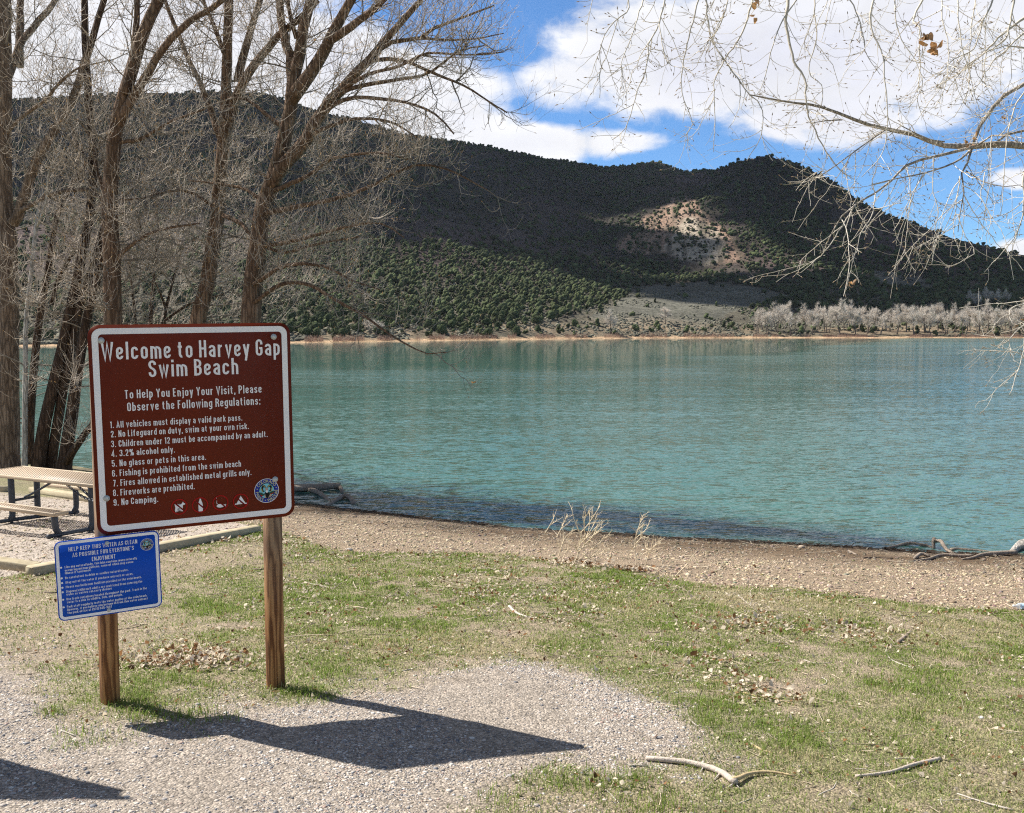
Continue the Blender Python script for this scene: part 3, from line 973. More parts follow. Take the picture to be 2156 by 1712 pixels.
def far_cottonwood(seed, multi=1, spread=1.0, dens=1.3):
    """unit-height bare tree; returns trunk (V,F,C), crown (V,F,C)"""
    global rng
    old, rng = rng, np.random.default_rng(seed)
    tr_, cr_ = MB(), MB()
    stems = []
    for s in range(multi):
        b = np.array([rng.uniform(-.12, .12) * (multi > 1), rng.uniform(-.1, .1) * (multi > 1), -.02])
        lean = np.array([b[0] * 1.2 + rng.normal() * .03, b[1] * 1.2 + rng.normal() * .03, 0])
        P = [b + lean * q + np.array([rng.normal() * .012, rng.normal() * .012, q * rng.uniform(.62, .7)]) for q in np.linspace(0, 1, 7)]
        P, R = smooth_path(P, np.linspace(.026, .009, 7) * (1 if multi == 1 else .75), .05)
        V, F = tube(P, R, 6)
        tr_.add(V, F, np.array([.13, .105, .085]) * rng.uniform(.8, 1.2))
        stems.append(resamp(P, R, 10))
    P = np.array([a for a, b in stems])
    R = np.array([b for a, b in stems])
    l1 = spawn(P, R, int(16 * multi ** .5), (.26 * spread, .44 * spread), (.006, .011), .45, .95, .28, .16, 6, .03, .40, 1.0, .7)
    l2 = spawn(*l1, int(190 * dens), (.09, .20), (.0032, .0050), .6, .75, .15, .12, 5, .04, .2, 1.0)
    l3 = spawn(*l2, int(3300 * dens), (.04, .10), (.0019, .0030), .6, .8, .10, .10, 4, .05, .1, 1.0)
    for (l, n, c) in ((l1, 4, .36), (l2, 3, .52), (l3, 3, .68)):
        V, F = tubes(l[0], l[1], n)
        K = l[0].shape[1] * n
        cr_.add(V, F, np.repeat(np.array([c, c * .90, c * .78]) * rng.uniform(.75, 1.2, (len(l[0]), 1)), K, 0))
    rng = old
    res = []
    for m_, nm in ((tr_, 'trunk'), (cr_, 'crown')):
        me = make_mesh(nm, np.concatenate(m_.V), m_.F, np.concatenate(m_.C))
        me.materials.append(bark_far)
        res.append(me)
    return res


CW = [far_cottonwood(1), far_cottonwood(2, 3, .9), far_cottonwood(3, 2, 1.0), far_cottonwood(4, 1, 1.1, 1.2), far_cottonwood(5, 4, .7, .7), far_cottonwood(6, 1, .6, .45)]


def place_cw(px, dY, h_px, kind, label, group, w=1.0):
    Y = float(np.interp(px, tpx, SHORE_FAR)) + dY
    b = hpos(px, Y)
    h = h_px * Y / 2000
    r = thing('cottonwood_tree', label, 'tree', tuple(b), group)
    r.rotation_euler = (0, 0, random.uniform(0, 6.28))
    r.scale = (h * w, h * w, h)
    for me, nm in zip(CW[kind], ('trunk', 'crown')):
        o = bpy.data.objects.new(nm, me)
        COL.objects.link(o)
        o.parent = r


GCW = 'bare grey cottonwoods in the far grove'
for (x, dY, h, kd, w) in [(1588, 16, 52, 4, .8), (1600, 26, 58, 5, 1.0), (1614, 10, 62, 1, .8), (1634, 20, 68, 2, .9), (1650, 30, 66, 0, .9), (1664, 9, 62, 4, .8), (1690, 24, 60, 3, .9), (1706, 12, 60, 0, 1.0),
                          (1722, 30, 62, 2, .9), (1738, 18, 66, 1, .9), (1762, 12, 70, 3, .95), (1776, 26, 68, 2, .9), (1796, 10, 66, 0, .8), (1806, 34, 58, 5, 1.0), (1822, 16, 62, 5, 1.2), (1836, 28, 62, 1, .8),
                          (1850, 12, 60, 5, 1.1), (1864, 30, 58, 4, .8), (1884, 14, 64, 3, 1.0), (1902, 26, 68, 0, .9), (1922, 12, 66, 2, .9), (1940, 24, 64, 1, .9), (1952, 10, 68, 3, .9), (1968, 30, 62, 0, .9),
                          (1986, 14, 60, 4, .9), (2004, 24, 62, 3, .9), (2020, 12, 58, 0, .9), (2036, 30, 62, 2, .9), (2052, 14, 66, 1, .9), (2072, 22, 66, 3, .9), (2090, 12, 62, 0, .9), (2106, 30, 60, 2, .8),
                          (2126, 14, 66, 1, 1.0), (2146, 22, 68, 3, 1.0), (2166, 12, 66, 2, .9), (2190, 20, 64, 0, .9)]:
    place_cw(x, dY, h * random.uniform(.92, 1.04), kd, 'bare grey cottonwood in the grove on the far right shore', GCW, w * random.uniform(.9, 1.1))
place_cw(1283, 14, 50, 3, 'lone bare cottonwood on the far shore below the pale scar, larger left one', 'lone far cottonwoods', 1.1)
place_cw(1398, 40, 40, 0, 'smaller lone bare cottonwood on the sage flat left of the grove', 'lone far cottonwoods', 1.1)
place_cw(788, 14, 44, 4, 'bushy bare grey willow at the far shore behind the left trees', 'far grey willow', 1.5)
for x, dY, h in ((2050, 130, 34), (2068, 138, 36), (2090, 134, 34), (2034, 140, 30), (2108, 142, 30)):
    place_cw(x, dY, h, 3, 'hazy bare cottonwood in the small stand above the far right grove', 'bare trees above the grove', 1.1)

# ------------------------------------------------------------------ signs
def sign_material(name, col, rough=.35):
    m, t, out = new_mat(name)
    oc = t.n('ShaderNodeNewGeometry').outputs['Position']
    c = t.mix(t.noise(oc, 9, 5, .6), tuple(x * .93 for x in col), tuple(min(1, x * 1.06) for x in col))
    c = t.mix(t.ramp(t.noise(t.mapping(oc, (1, 1, .25)), 30, 6, .7), [(.60, 0), (.80, .16)]), c, tuple(x * .6 + .08 for x in col))
    rg = t.ramp(t.noise(oc, 14, 4, .6), [(.3, rough - .06), (.7, rough + .12)])
    p = t.n('ShaderNodeBsdfPrincipled', {'Base Color': c, 'Roughness': rg, 'Specular IOR Level': .14})
    t.set(out.inputs[0], p)
    return m


M_BROWN = sign_material('sign_brown', (.150, .019, .006))
M_WHITE = sign_material('sign_white', (.94, .89, .86), .45)
M_BLUE = sign_material('sign_blue', (.010, .085, .50))
M_RED = sign_material('sign_red', (.42, .008, .008))
M_DARKRED = sign_material('sign_slash', (.20, .008, .006))
M_NAVY = sign_material('emblem_blue', (.020, .035, .30))
M_YEL = sign_material('emblem_yellow', (.62, .58, .30))
M_SKYC = sign_material('emblem_sky', (.25, .62, .70))
M_BLACK = sign_material('emblem_black', (.012, .011, .010))
M_HORN = sign_material('emblem_horn', (.45, .40, .16))
M_TAN = sign_material('emblem_tan', (.52, .36, .28))
M_DKGREEN = sign_material('emblem_green', (.03, .09, .06))
M_STEEL = simple_mat('galvanised_steel', (.55, .55, .53), .5, .15, 40, .25)
M_ALU = simple_mat('sign_back', (.55, .55, .55), .5, .1, 20, .5)


def rounded(u0, v0, u1, v1, r, n=8):
    pts = []
    for (cu, cv, a0) in ((u1 - r, v0 + r, -90), (u1 - r, v1 - r, 0), (u0 + r, v1 - r, 90), (u0 + r, v0 + r, 180)):
        for k in range(n + 1):
            a = math.radians(a0 + 90 * k / n)
            pts.append((cu + r * math.cos(a), cv + r * math.sin(a)))
    return pts


class Panel:
    """plane of a sign: origin top-left, e across, d down, n to the viewer"""
    def __init__(s, o, e, d):
        s.o, s.e, s.d = (np.array(x, float) for x in (o, e, d))
        s.n = -norm(np.cross(s.e, s.d))

    def p(s, u, v, w=0.0):
        return s.o + np.multiply.outer(u, s.e) + np.multiply.outer(v, s.d) + np.multiply.outer(w, s.n) if not np.isscalar(u) else s.o + u * s.e + v * s.d + w * s.n

    def poly(s, mb, pts, w, th=0.0):
        pts = np.array(pts, float)
        bm = bmesh.new()
        vs = [bm.verts.new((a, b, 0)) for a, b in pts]
        f = bm.faces.new(vs)
        tri = bmesh.ops.triangulate(bm, faces=[f])
        F = np.array([[v.index for v in f.verts] for f in bm.faces]) if not bm.verts.index_update() else None
        bm.free()
        n = len(pts)
        V = s.p(pts[:, 0], pts[:, 1], np.full(n, w))
        # face the viewer
        a = V[F[0]]
        if np.dot(np.cross(a[1] - a[0], a[2] - a[0]), s.n) < 0:
            F = F[:, ::-1]
        if th:
            V2 = s.p(pts[:, 0], pts[:, 1], np.full(n, w - th))
            i = np.arange(n)
            j = (i + 1) % n
            mb.add(np.concatenate([V, V2]), [F, F[:, ::-1] + n, np.stack([i, j, j + n, i + n], -1)])
        else:
            mb.add(V, F)

    def ring(s, mb, A, B, w):
        A, B = np.array(A), np.array(B)
        n = len(A)
        V = np.concatenate([s.p(A[:, 0], A[:, 1], np.full(n, w)), s.p(B[:, 0], B[:, 1], np.full(n, w))])
        i = np.arange(n)
        j = (i + 1) % n
        mb.add(V, np.stack([i, j, j + n, i + n], -1))


def circle(cu, cv, r, n=40):
    a = np.arange(n) / n * 2 * math.pi
    return [(cu + r * math.cos(x), cv + r * math.sin(x)) for x in a]


def text_mesh(s, offset=0.0, res=3):
    cu = bpy.data.curves.new('lettering', 'FONT')
    cu.body = s
    cu.resolution_u = res
    cu.offset = offset
    cu.fill_mode = 'FRONT'
    o = bpy.data.objects.new('lettering', cu)
    COL.objects.link(o)
    bpy.context.view_layer.update()
    me = bpy.data.meshes.new_from_object(o.evaluated_get(bpy.context.evaluated_depsgraph_get()))
    V = np.zeros(len(me.vertices) * 3)
    me.vertices.foreach_get('co', V)
    V = V.reshape(-1, 3)
    F = [tuple(p.vertices) for p in me.polygons]
    bpy.data.objects.remove(o)
    bpy.data.curves.remove(cu)
    bpy.data.meshes.remove(me)
    tri = [f for f in F if len(f) == 3]
    return V[:, :2], np.array(tri)


_H = text_mesh('H')[0]
CAPH = _H[:, 1].max() - _H[:, 1].min()


# condensed sign gothic, drawn as strokes: (width, rounded strokes, straight strokes); cap height 1
def _glyphs():
    h, X, w, D = .068, .652, .27, -.20
    c = .30
    bowl = [(0, X), (w, X), (w, h), (0, h)]
    G = {
        'a': (w, [[(0, .53), (0, X), (w, X), (w, 0)], [(w, .40), (0, .40), (0, h), (w, h)]], []),
        'b': (w, [bowl], [[(0, 0), (0, 1)]]), 'c': (w, [[(w, .50), (w, X), (0, X), (0, h), (w, h), (w, .22)]], []),
        'd': (w, [[(w, X), (0, X), (0, h), (w, h)]], [[(w, 0), (w, 1)]]), 'e': (w, [[(0, .35), (w, .35), (w, X), (0, X), (0, h), (w, h), (w, .21)]], []),
        'f': (.20, [[(.22, 1 - h), (.07, 1 - h), (.07, 0)]], [[(-.05, X), (.21, X)]]), 'g': (w, [[(w, X), (0, X), (0, h), (w, h)], [(w, .72), (w, D), (0, D), (0, -.10)]], []),
        'h': (w, [[(0, X), (w, X), (w, 0)]], [[(0, 0), (0, 1)]]), 'i': (0, [], [[(0, 0), (0, .72)], [(0, .85), (0, 1)]]), 'j': (.06, [[(.06, .72), (.06, D), (-.06, D)]], [[(.06, .85), (.06, 1)]]),
        'k': (w, [], [[(0, 0), (0, 1)], [(w, .72), (.03, .28)], [(.09, .40), (w + .02, 0)]]), 'l': (0, [], [[(0, 0), (0, 1)]]),
        'm': (.50, [[(0, X), (.25, X), (.25, 0)], [(.25, X), (.50, X), (.50, 0)]], [[(0, 0), (0, .72)]]), 'n': (w, [[(0, X), (w, X), (w, 0)]], [[(0, 0), (0, .72)]]),
        'o': (w, [[(w / 2, X), (0, X), (0, h), (w, h), (w, X), (w / 2, X)]], []), 'p': (w, [bowl], [[(0, -.26), (0, .72)]]), 'q': (w, [[(w, X), (0, X), (0, h), (w, h)]], [[(w, -.26), (w, .72)]]),
        'r': (.17, [[(0, .48), (0, X), (.19, X)]], [[(0, 0), (0, .72)]]), 's': (.25, [[(.25, .53), (.25, X), (0, X), (0, .40), (.25, .33), (.25, h), (0, h), (0, .20)]], []),
        't': (.20, [[(.07, .92), (.07, h), (.21, h)]], [[(-.05, X), (.20, X)]]), 'u': (w, [[(0, .72), (0, h), (w, h)]], [[(w, 0), (w, .72)]]),
        'v': (.27, [], [[(-.01, .72), (.135, 0), (.28, .72)]]), 'w': (.44, [], [[(-.01, .72), (.11, 0), (.22, .68), (.33, 0), (.45, .72)]]), 'x': (.26, [], [[(0, .72), (.26, 0)], [(.26, .72), (0, 0)]]),
        'y': (.27, [], [[(-.01, .72), (.135, .03)], [(.28, .72), (.09, -.26)]]), 'z': (.25, [], [[(0, X), (.25, X), (0, h), (.25, h)]]),
        'A': (.34, [], [[(-.02, 0), (.17, 1), (.36, 0)], [(.06, .27), (.28, .27)]]), 'B': (c, [[(0, 1 - h), (c, 1 - h), (c, .53), (0, .53)], [(0, .53), (c + .01, .53), (c + .01, h), (0, h)]], [[(0, 0), (0, 1)]]),
        'C': (c, [[(c, .66), (c, 1 - h), (0, 1 - h), (0, h), (c, h), (c, .34)]], []), 'D': (c, [[(0, 1 - h), (c, 1 - h), (c, h), (0, h)]], [[(0, 0), (0, 1)]]),
        'E': (.24, [], [[(0, 0), (0, 1)], [(0, 1 - h), (.26, 1 - h)], [(0, .52), (.23, .52)], [(0, h), (.26, h)]]), 'F': (.23, [], [[(0, 0), (0, 1)], [(0, 1 - h), (.26, 1 - h)], [(0, .52), (.22, .52)]]),
        'G': (c, [[(c, .68), (c, 1 - h), (0, 1 - h), (0, h), (c, h), (c, .45)]], [[(.15, .46), (c + .06, .46)]]), 'H': (c, [], [[(0, 0), (0, 1)], [(c, 0), (c, 1)], [(0, .52), (c, .52)]]), 'I': (0, [], [[(0, 0), (0, 1)]]),
        'J': (.2, [[(.2, 1), (.2, h), (0, h), (0, .3)]], []), 'K': (c, [], [[(0, 0), (0, 1)], [(c, 1), (.03, .42)], [(.10, .55), (c + .03, 0)]]), 'L': (.22, [], [[(0, 0), (0, 1)], [(0, h), (.25, h)]]),
        'M': (.44, [], [[(0, 0), (0, 1)], [(.44, 0), (.44, 1)], [(.02, .98), (.22, .1), (.42, .98)]]), 'N': (.32, [], [[(0, 0), (0, 1)], [(.32, 0), (.32, 1)], [(.01, .97), (.31, .03)]]),
        'O': (c, [[(c / 2, 1 - h), (0, 1 - h), (0, h), (c, h), (c, 1 - h), (c / 2, 1 - h)]], []), 'P': (c, [[(0, 1 - h), (c, 1 - h), (c, .45), (0, .45)]], [[(0, 0), (0, 1)]]),
        'R': (c, [[(0, 1 - h), (c, 1 - h), (c, .50), (0, .50)], [(.12, .50), (c, .46), (c + .02, 0)]], [[(0, 0), (0, 1)]]), 'S': (c, [[(c, .72), (c, 1 - h), (0, 1 - h), (0, .56), (c, .45), (c, h), (0, h), (0, .29)]], []),
        'T': (.30, [], [[(.15, 0), (.15, 1)], [(-.03, 1 - h), (.33, 1 - h)]]), 'U': (c, [[(0, 1), (0, h), (c, h), (c, 1)]], []), 'V': (.34, [], [[(-.02, 1), (.17, 0), (.36, 1)]]),
        'W': (.54, [], [[(-.02, 1), (.13, 0), (.27, .95), (.41, 0), (.56, 1)]]), 'Y': (.32, [], [[(-.02, 1), (.16, .45), (.34, 1)], [(.16, .5), (.16, 0)]]),
        '1': (.10, [], [[(.10, 0), (.10, 1)], [(-.04, .84), (.08, .93)]]), '2': (c, [[(0, .68), (0, 1 - h), (c, 1 - h), (c, .60), (0, .12)]], [[(-.02, h), (c + .04, h)]]),
        '3': (c, [[(0, .74), (0, 1 - h), (c, 1 - h), (c, .54), (.12, .54)], [(.12, .54), (c, .54), (c, h), (0, h), (0, .28)]], []), '4': (c, [], [[(.22, 0), (.22, 1), (-.03, .24), (c + .03, .24)]]),
        '5': (c, [[(0, .46), (.05, .58), (c, .58), (c, h), (0, h), (0, .26)]], [[(0, .48), (0, 1 - h), (c, 1 - h)]]), '6': (c, [[(c, .74), (c, 1 - h), (0, 1 - h), (0, h), (c, h), (c, .57), (0, .57)]], []),
        '7': (c, [], [[(-.02, 1 - h), (c, 1 - h), (.10, 0)]]), '8': (c, [[(.15, .53), (0, .53), (0, 1 - h), (c, 1 - h), (c, .53), (0, .53), (0, h), (c, h), (c, .53), (.15, .53)]], []),
        '9': (c, [[(0, .26), (0, h), (c, h), (c, 1 - h), (0, 1 - h), (0, .43), (c, .43)]], []), '0': (c, [[(c / 2, 1 - h), (0, 1 - h), (0, h), (c, h), (c, 1 - h), (c / 2, 1 - h)]], []),
        '.': (0, [], [[(0, 0), (0, .14)]]), ',': (0, [], [[(0, .14), (0, 0), (-.04, -.12)]]), ':': (0, [], [[(0, 0), (0, .14)], [(0, .5), (0, .64)]]), "'": (0, [], [[(0, .74), (0, 1)]]), '-': (.2, [], [[(0, .42), (.2, .42)]]),
        '(': (.1, [[(.12, 1.02), (.0, .8), (0, .1), (.12, -.12)]], []), ')': (.1, [[(-.02, 1.02), (.1, .8), (.1, .1), (-.02, -.12)]], []),
        '&': (.34, [[(.36, 0), (.04, .66), (.04, 1 - h), (.24, 1 - h), (.24, .66), (0, .40), (0, h), (.24, h), (.34, .40)]], []),
        '%': (.50, [[(.08, .95), (0, .95), (0, .58), (.16, .58), (.16, .95), (.08, .95)], [(.42, .42), (.34, .42), (.34, .05), (.5, .05), (.5, .42), (.42, .42)]], [[(.12, 0), (.38, 1)]])}
    return G


GLY = _glyphs()


def round_path(pts, r):
    pts = [np.array(p, float) for p in pts]
    o = [pts[0]]
    for i in range(1, len(pts) - 1):
        a, b, c = pts[i - 1], pts[i], pts[i + 1]
        la, lc = np.linalg.norm(a - b), np.linalg.norm(c - b)
        q = min(r, la * (.98 if i == 1 else .5), lc * (.98 if i == len(pts) - 2 else .5))
        p0, p2 = b + (a - b) / la * q, b + (c - b) / lc * q
        for t_ in np.linspace(0, 1, 6):
            o.append((1 - t_) ** 2 * p0 + 2 * t_ * (1 - t_) * (b * .75 + (p0 + p2) * .125) + t_ ** 2 * p2)
    o.append(pts[-1])
    return np.array(o)


def stroke(pts, tx, ty):
    """flat ribbon along pts, stem width tx across, ty for horizontal strokes"""
    keep_ = [0] + [i for i in range(1, len(pts)) if np.linalg.norm(pts[i] - pts[i - 1]) > 1e-4]
    pts = pts[keep_]
    d = norm(np.diff(pts, axis=0))
    nrm = np.stack([-d[:, 1], d[:, 0]], -1)
    nv = np.concatenate([nrm[:1], norm(nrm[1:] + nrm[:-1]), nrm[-1:]])
    sc_ = np.ones(len(pts))
    sc_[1:-1] = 1 / np.maximum((nv[1:-1] * nrm[1:]).sum(1), .42)
    off = nv * sc_[:, None] * np.array([tx / 2, ty / 2])
    V = np.concatenate([pts + off, pts - off])
    n = len(pts)
    i = np.arange(n - 1)
    return V, np.stack([i, i + n, i + n + 1, i + 1], -1)


def lettering(panel, lines, w, parent, track=.155, wt_=.96):
    """each printed line is its own flat mesh, laid on the panel"""
    for (s, u0, u1, vb, cap) in lines:
        x = 0.0
        parts_ = []
        tx, ty = .150 * wt_, .125 * wt_
        for ch_ in s:
            if ch_ == ' ':
                x += .26
                continue
            wd, rs, ss = GLY[ch_]
            k_ = 0
            for p_ in rs:
                V, F = stroke(round_path(p_, .17), tx, ty)
                parts_.append((V + [x + tx / 2, 0], F, k_)); k_ += 1
            for p_ in ss:
                q_ = np.array(p_, float)
                V, F = stroke(q_, tx, ty)
                parts_.append((V + [x + tx / 2, 0], F, k_)); k_ += 1
            x += wd + tx + track
        x -= track
        m_ = MB()
        for V, F, k_ in parts_:
            u = u0 + V[:, 0] / x * (u1 - u0)
            v = vb - V[:, 1] * cap
            P_ = panel.p(u, v, np.full(len(u), w + .00012 * (k_ + 1)))
            m_.add(P_, F)
        m_.build('lettering', M_WHITE, parent)


def emblem(panel, parent, cu, cv, r, w):
    hold = bpy.data.objects.new('emblem', None)
    mbw = MB()
    panel.poly(mbw, circle(cu, cv, r), w)
    bpy.data.objects.remove(hold)
    em = mbw.build('emblem', M_WHITE, parent)
    m = MB(); panel.poly(m, circle(cu, cv, r * .955), w + .0005); m.build('emblem_field', M_NAVY, em)
    m = MB(); panel.ring(m, circle(cu, cv, r * .64), circle(cu, cv, r * .60), w + .0014); m.build('emblem_rim', M_BLACK, em)
    m = MB(); panel.poly(m, circle(cu, cv, r * .62), w + .001); m.build('emblem_sky', M_SKYC, em)
    T = lambda pts: [(cu + x * r, cv + y * r) for x, y in pts]
    m = MB()
    panel.poly(m, T([(-.60, .12), (-.45, .10), (-.3, .22), (-.1, .2), (.25, .14), (.45, .06), (.60, .02), (.58, .20), (.50, .33), (.1, .45), (-.3, .42), (-.54, .28)]), w + .0016)
    m.build('hills_shape', M_DKGREEN, em)
    m = MB()
    panel.poly(m, T([(-.56, .26), (-.3, .40), (-.36, .47), (-.46, .42)]), w + .002)
    panel.poly(m, T([(.25, .28), (.57, .19), (.55, .25), (.3, .34)]), w + .002)
    m.build('red_bands', M_RED, em)
    m = MB()
    panel.poly(m, T([(-.42, .46), (-.2, .36), (-.08, .55), (-.2, .58), (-.34, .52)]), w + .0022)
    panel.poly(m, T([(.35, .36), (.53, .30), (.46, .42), (.36, .44)]), w + .0022)
    m.build('snow_patches', M_SKYC, em)
    # ram: curled horns (dark shape with light ridge), neck, shoulders, muzzle
    m = MB()
    for sg_ in (-1, 1):
        pts = [(sg_ * x, y) for x, y in [(.04, -.28), (.13, -.45), (.25, -.51), (.38, -.44), (.43, -.26), (.40, -.08), (.32, .06), (.22, .08), (.17, .02), (.27, -.04), (.30, -.14), (.27, -.27), (.2, -.31), (.1, -.24)]]
        panel.poly(m, T(pts), w + .0026)
    panel.poly(m, T([(-.14, .12), (.14, .12), (.22, .28), (.16, .5), (.06, .61), (-.06, .61), (-.13, .4)]), w + .0026)
    m.build('ram_dark_shape', M_BLACK, em)
    m = MB()
    for sg_ in (-1, 1):
        panel.poly(m, T([(sg_ * x, y) for x, y in [(.07, -.30), (.14, -.42), (.25, -.47), (.36, -.41), (.25, -.40), (.16, -.33), (.11, -.26)]]), w + .0032)
        panel.poly(m, T([(sg_ * x, y) for x, y in [(.38, -.2), (.46, -.22), (.47, -.12), (.36, .10), (.29, .10), (.35, -.02)]]), w + .0032)
    m.build('ram_horn', M_HORN, em)
    m = MB()
    panel.poly(m, T([(-.12, -.20), (0, -.28), (.10, -.20), (.09, -.02), (.05, .08), (-.06, .08), (-.09, -.02)]), w + .0032)
    panel.poly(m, T([(.18, .45), (.30, .28), (.42, .38), (.32, .52), (.10, .59)]), w + .0032)
    panel.poly(m, T([(-.16, .22), (-.12, .40), (-.05, .58), (-.15, .58), (-.2, .45)]), w + .0032)
    m.build('ram_face', M_TAN, em)
    m = MB()
    panel.poly(m, T([(-.09, .02), (-.03, -.04), (.04, -.04), (.09, .03), (.06, .14), (0, .17), (-.06, .14)]), w + .0038)
    panel.poly(m, T([(.55, .02), (.60, -.04), (.62, .03), (.57, .08)]), w + .0038)
    m.build('ram_muzzle', M_WHITE, em)
    # circular lettering
    m = MB()
    def arc(s, a0, a1, flip):
        n = len(s)
        wds = [text_mesh(c)[0][:, 0] for c in s]
        wds = [x.max() - x.min() for x in wds]
        tot = sum(wds) + .12 * (n - 1)
        pos = 0
        for c, wd in zip(s, wds):
            mid = (pos + wd / 2) / tot
            pos += wd + .12
            a = math.radians(a0 + (a1 - a0) * mid)
            V, F = text_mesh(c, .01, 2)
            x = (V[:, 0] - (V[:, 0].min() + V[:, 0].max()) / 2)
            y = V[:, 1] - CAPH / 2
            k = r * .225 / CAPH
            x, y = x * k * .95, y * k
            rad = r * .795
            er, et = np.array([math.cos(a), math.sin(a)]), np.array([-math.sin(a), math.cos(a)])   # v is down
            if flip:
                q = np.array([cu, cv]) + er * rad + np.outer(x, -et) + np.outer(-y, er)
            else:
                q = np.array([cu, cv]) + er * rad + np.outer(x, et) + np.outer(y, er)
            m.add(panel.p(q[:, 0], q[:, 1], np.full(len(q), w + .002)), F)
    arc('COLORADO', -152, -28, False)
    arc('PARKS', 176, 112, True)
    arc('WILDLIFE', 88, 0, True)
    for a in (-166, -14, 100):
        a = math.radians(a)
        panel.poly(m, circle(cu + r * .795 * math.cos(a), cv + r * .795 * math.sin(a), r * .045, 12), w + .002)
    m.build('emblem_lettering', M_YEL, em)


def bolts(panel, parent, pts, r=.0145):
    for (u, v) in pts:
        m = MB()
        a = np.arange(14) / 14 * 2 * math.pi
        rings = [(r * 1.25, .001), (r * 1.25, .003), (r * .75, .003), (r * .75, .006), (r * .5, .0075)]
        V = np.concatenate([panel.p(u + q * np.cos(a), v + q * np.sin(a), np.full(14, w)) for q, w in rings])
        i = np.arange(14)
        F = np.concatenate([np.stack([k * 14 + i, k * 14 + (i + 1) % 14, k * 14 + 14 + (i + 1) % 14, k * 14 + 14 + i], -1) for k in range(4)])
        m.add(V, [F[:, ::-1], np.array([56 + i])[:, ::-1]])
        m.build('bolt', M_STEEL, parent)


# large brown sign
c0 = np.array([0, 0, CAM_H])
A_TL, A_TR, A_BL = (np.array(x) + c0 for x in ((-2.40112, 5.38496, .03637), (-1.37837, 5.91503, .05459), (-2.40099, 5.42661, -1.18291)))
SW, SH = 1.152, 1.22
PA = Panel(A_TL, (A_TR - A_TL) / SW, (A_BL - A_TL) / SH)
A_LINES = [('Welcome to Harvey Gap', 0.0679, 1.0844, 0.2003, 0.1018), ('Swim Beach', 0.317, 0.8295, 0.308, 0.0985), ('To Help You Enjoy Your Visit, Please', 0.1804, 0.9663, 0.4277, 0.0503), ('Observe the Following Regulations:', 0.1915, 0.9561, 0.5012, 0.0505), ('1. All vehicles must display a valid park pass.', 0.0958, 0.8432, 0.5936, 0.0381), ('2. No Lifeguard on duty, swim at your own risk.', 0.097, 0.8812, 0.648, 0.0382), ('3. Children under 12 must be accompanied by an adult.', 0.0959, 0.9944, 0.7055, 0.0383), ('4. 3.2% alcohol only.', 0.0962, 0.4444, 0.7615, 0.0383), ('5. No glass or pets in this area.', 0.0951, 0.6207, 0.8199, 0.0384), ('6. Fishing is prohibited from the swim beach', 0.094, 0.8271, 0.8779, 0.0385), ('7. Fires allowed in established metal grills only.', 0.0957, 0.8883, 0.9359, 0.0386), ('8. Fireworks are prohibited.', 0.0939, 0.5488, 0.9928, 0.0387), ('9. No Camping.', 0.0943, 0.3384, 1.0498, 0.0387)]
ICONS = {'dog': [(0.4309, 1.073), (0.434, 1.0733), (0.4377, 1.0828), (0.45, 1.0846), (0.466, 1.079), (0.4702, 1.0755), (0.4754, 1.0691), (0.479, 1.0629), (0.4817, 1.0697), (0.4899, 1.0753), (0.4904, 1.0802), (0.4851, 1.0828), (0.4783, 1.0838), (0.4769, 1.0897), (0.4757, 1.1041), (0.4748, 1.1148), (0.4773, 1.1211), (0.4708, 1.1209), (0.4689, 1.1106), (0.4679, 1.1201), (0.4644, 1.1207), (0.4639, 1.1101), (0.4617, 1.1026), (0.4477, 1.0976), (0.4442, 1.108), (0.4464, 1.1208), (0.4415, 1.1203), (0.4395, 1.1124), (0.4386, 1.1231), (0.4328, 1.123), (0.4314, 1.1115), (0.4342, 1.0974), (0.432, 1.0851)], 'bottle': [(0.5744, 1.0547), (0.5835, 1.0556), (0.5833, 1.0612), (0.5908, 1.0843), (0.593, 1.1015), (0.5914, 1.133), (0.567, 1.1324), (0.5669, 1.0916), (0.5685, 1.0772), (0.5751, 1.0596)], 'fish': [(0.6735, 1.1077), (0.6836, 1.0997), (0.7, 1.0989), (0.7139, 1.1059), (0.7184, 1.1094), (0.7309, 1.1027), (0.7266, 1.1114), (0.7311, 1.1192), (0.7183, 1.1138), (0.7111, 1.1189), (0.6945, 1.1221), (0.6806, 1.1183), (0.6738, 1.1134)], 'hook': [(0.6729, 1.0578), (0.6752, 1.058), (0.676, 1.0757), (0.6763, 1.0928), (0.6795, 1.0951), (0.6781, 1.0974), (0.6739, 1.0955), (0.6737, 1.0754)], 'tent': [(0.8191, 1.0606), (0.8468, 1.1075), (0.8559, 1.1079), (0.8557, 1.1133), (0.8334, 1.1131), (0.8149, 1.0931), (0.809, 1.1074), (0.8275, 1.1117), (0.7833, 1.113), (0.7835, 1.1073), (0.7931, 1.1058)]}
sA = thing('beach_sign', 'large square brown welcome sign with white border and lettering on two timber posts', 'sign', tuple(PA.p(.57, 2.2)))
m = MB(); PA.poly(m, rounded(0, 0, SW, SH, .066), 0, .003); panelA = m.build('sign_panel', M_BROWN, sA)
m = MB(); PA.ring(m, rounded(.020, .020, SW - .020, SH - .020, .05), rounded(.054, .054, SW - .054, SH - .054, .022), .0006); m.build('border', M_WHITE, panelA)
lettering(PA, A_LINES, .0006, panelA)
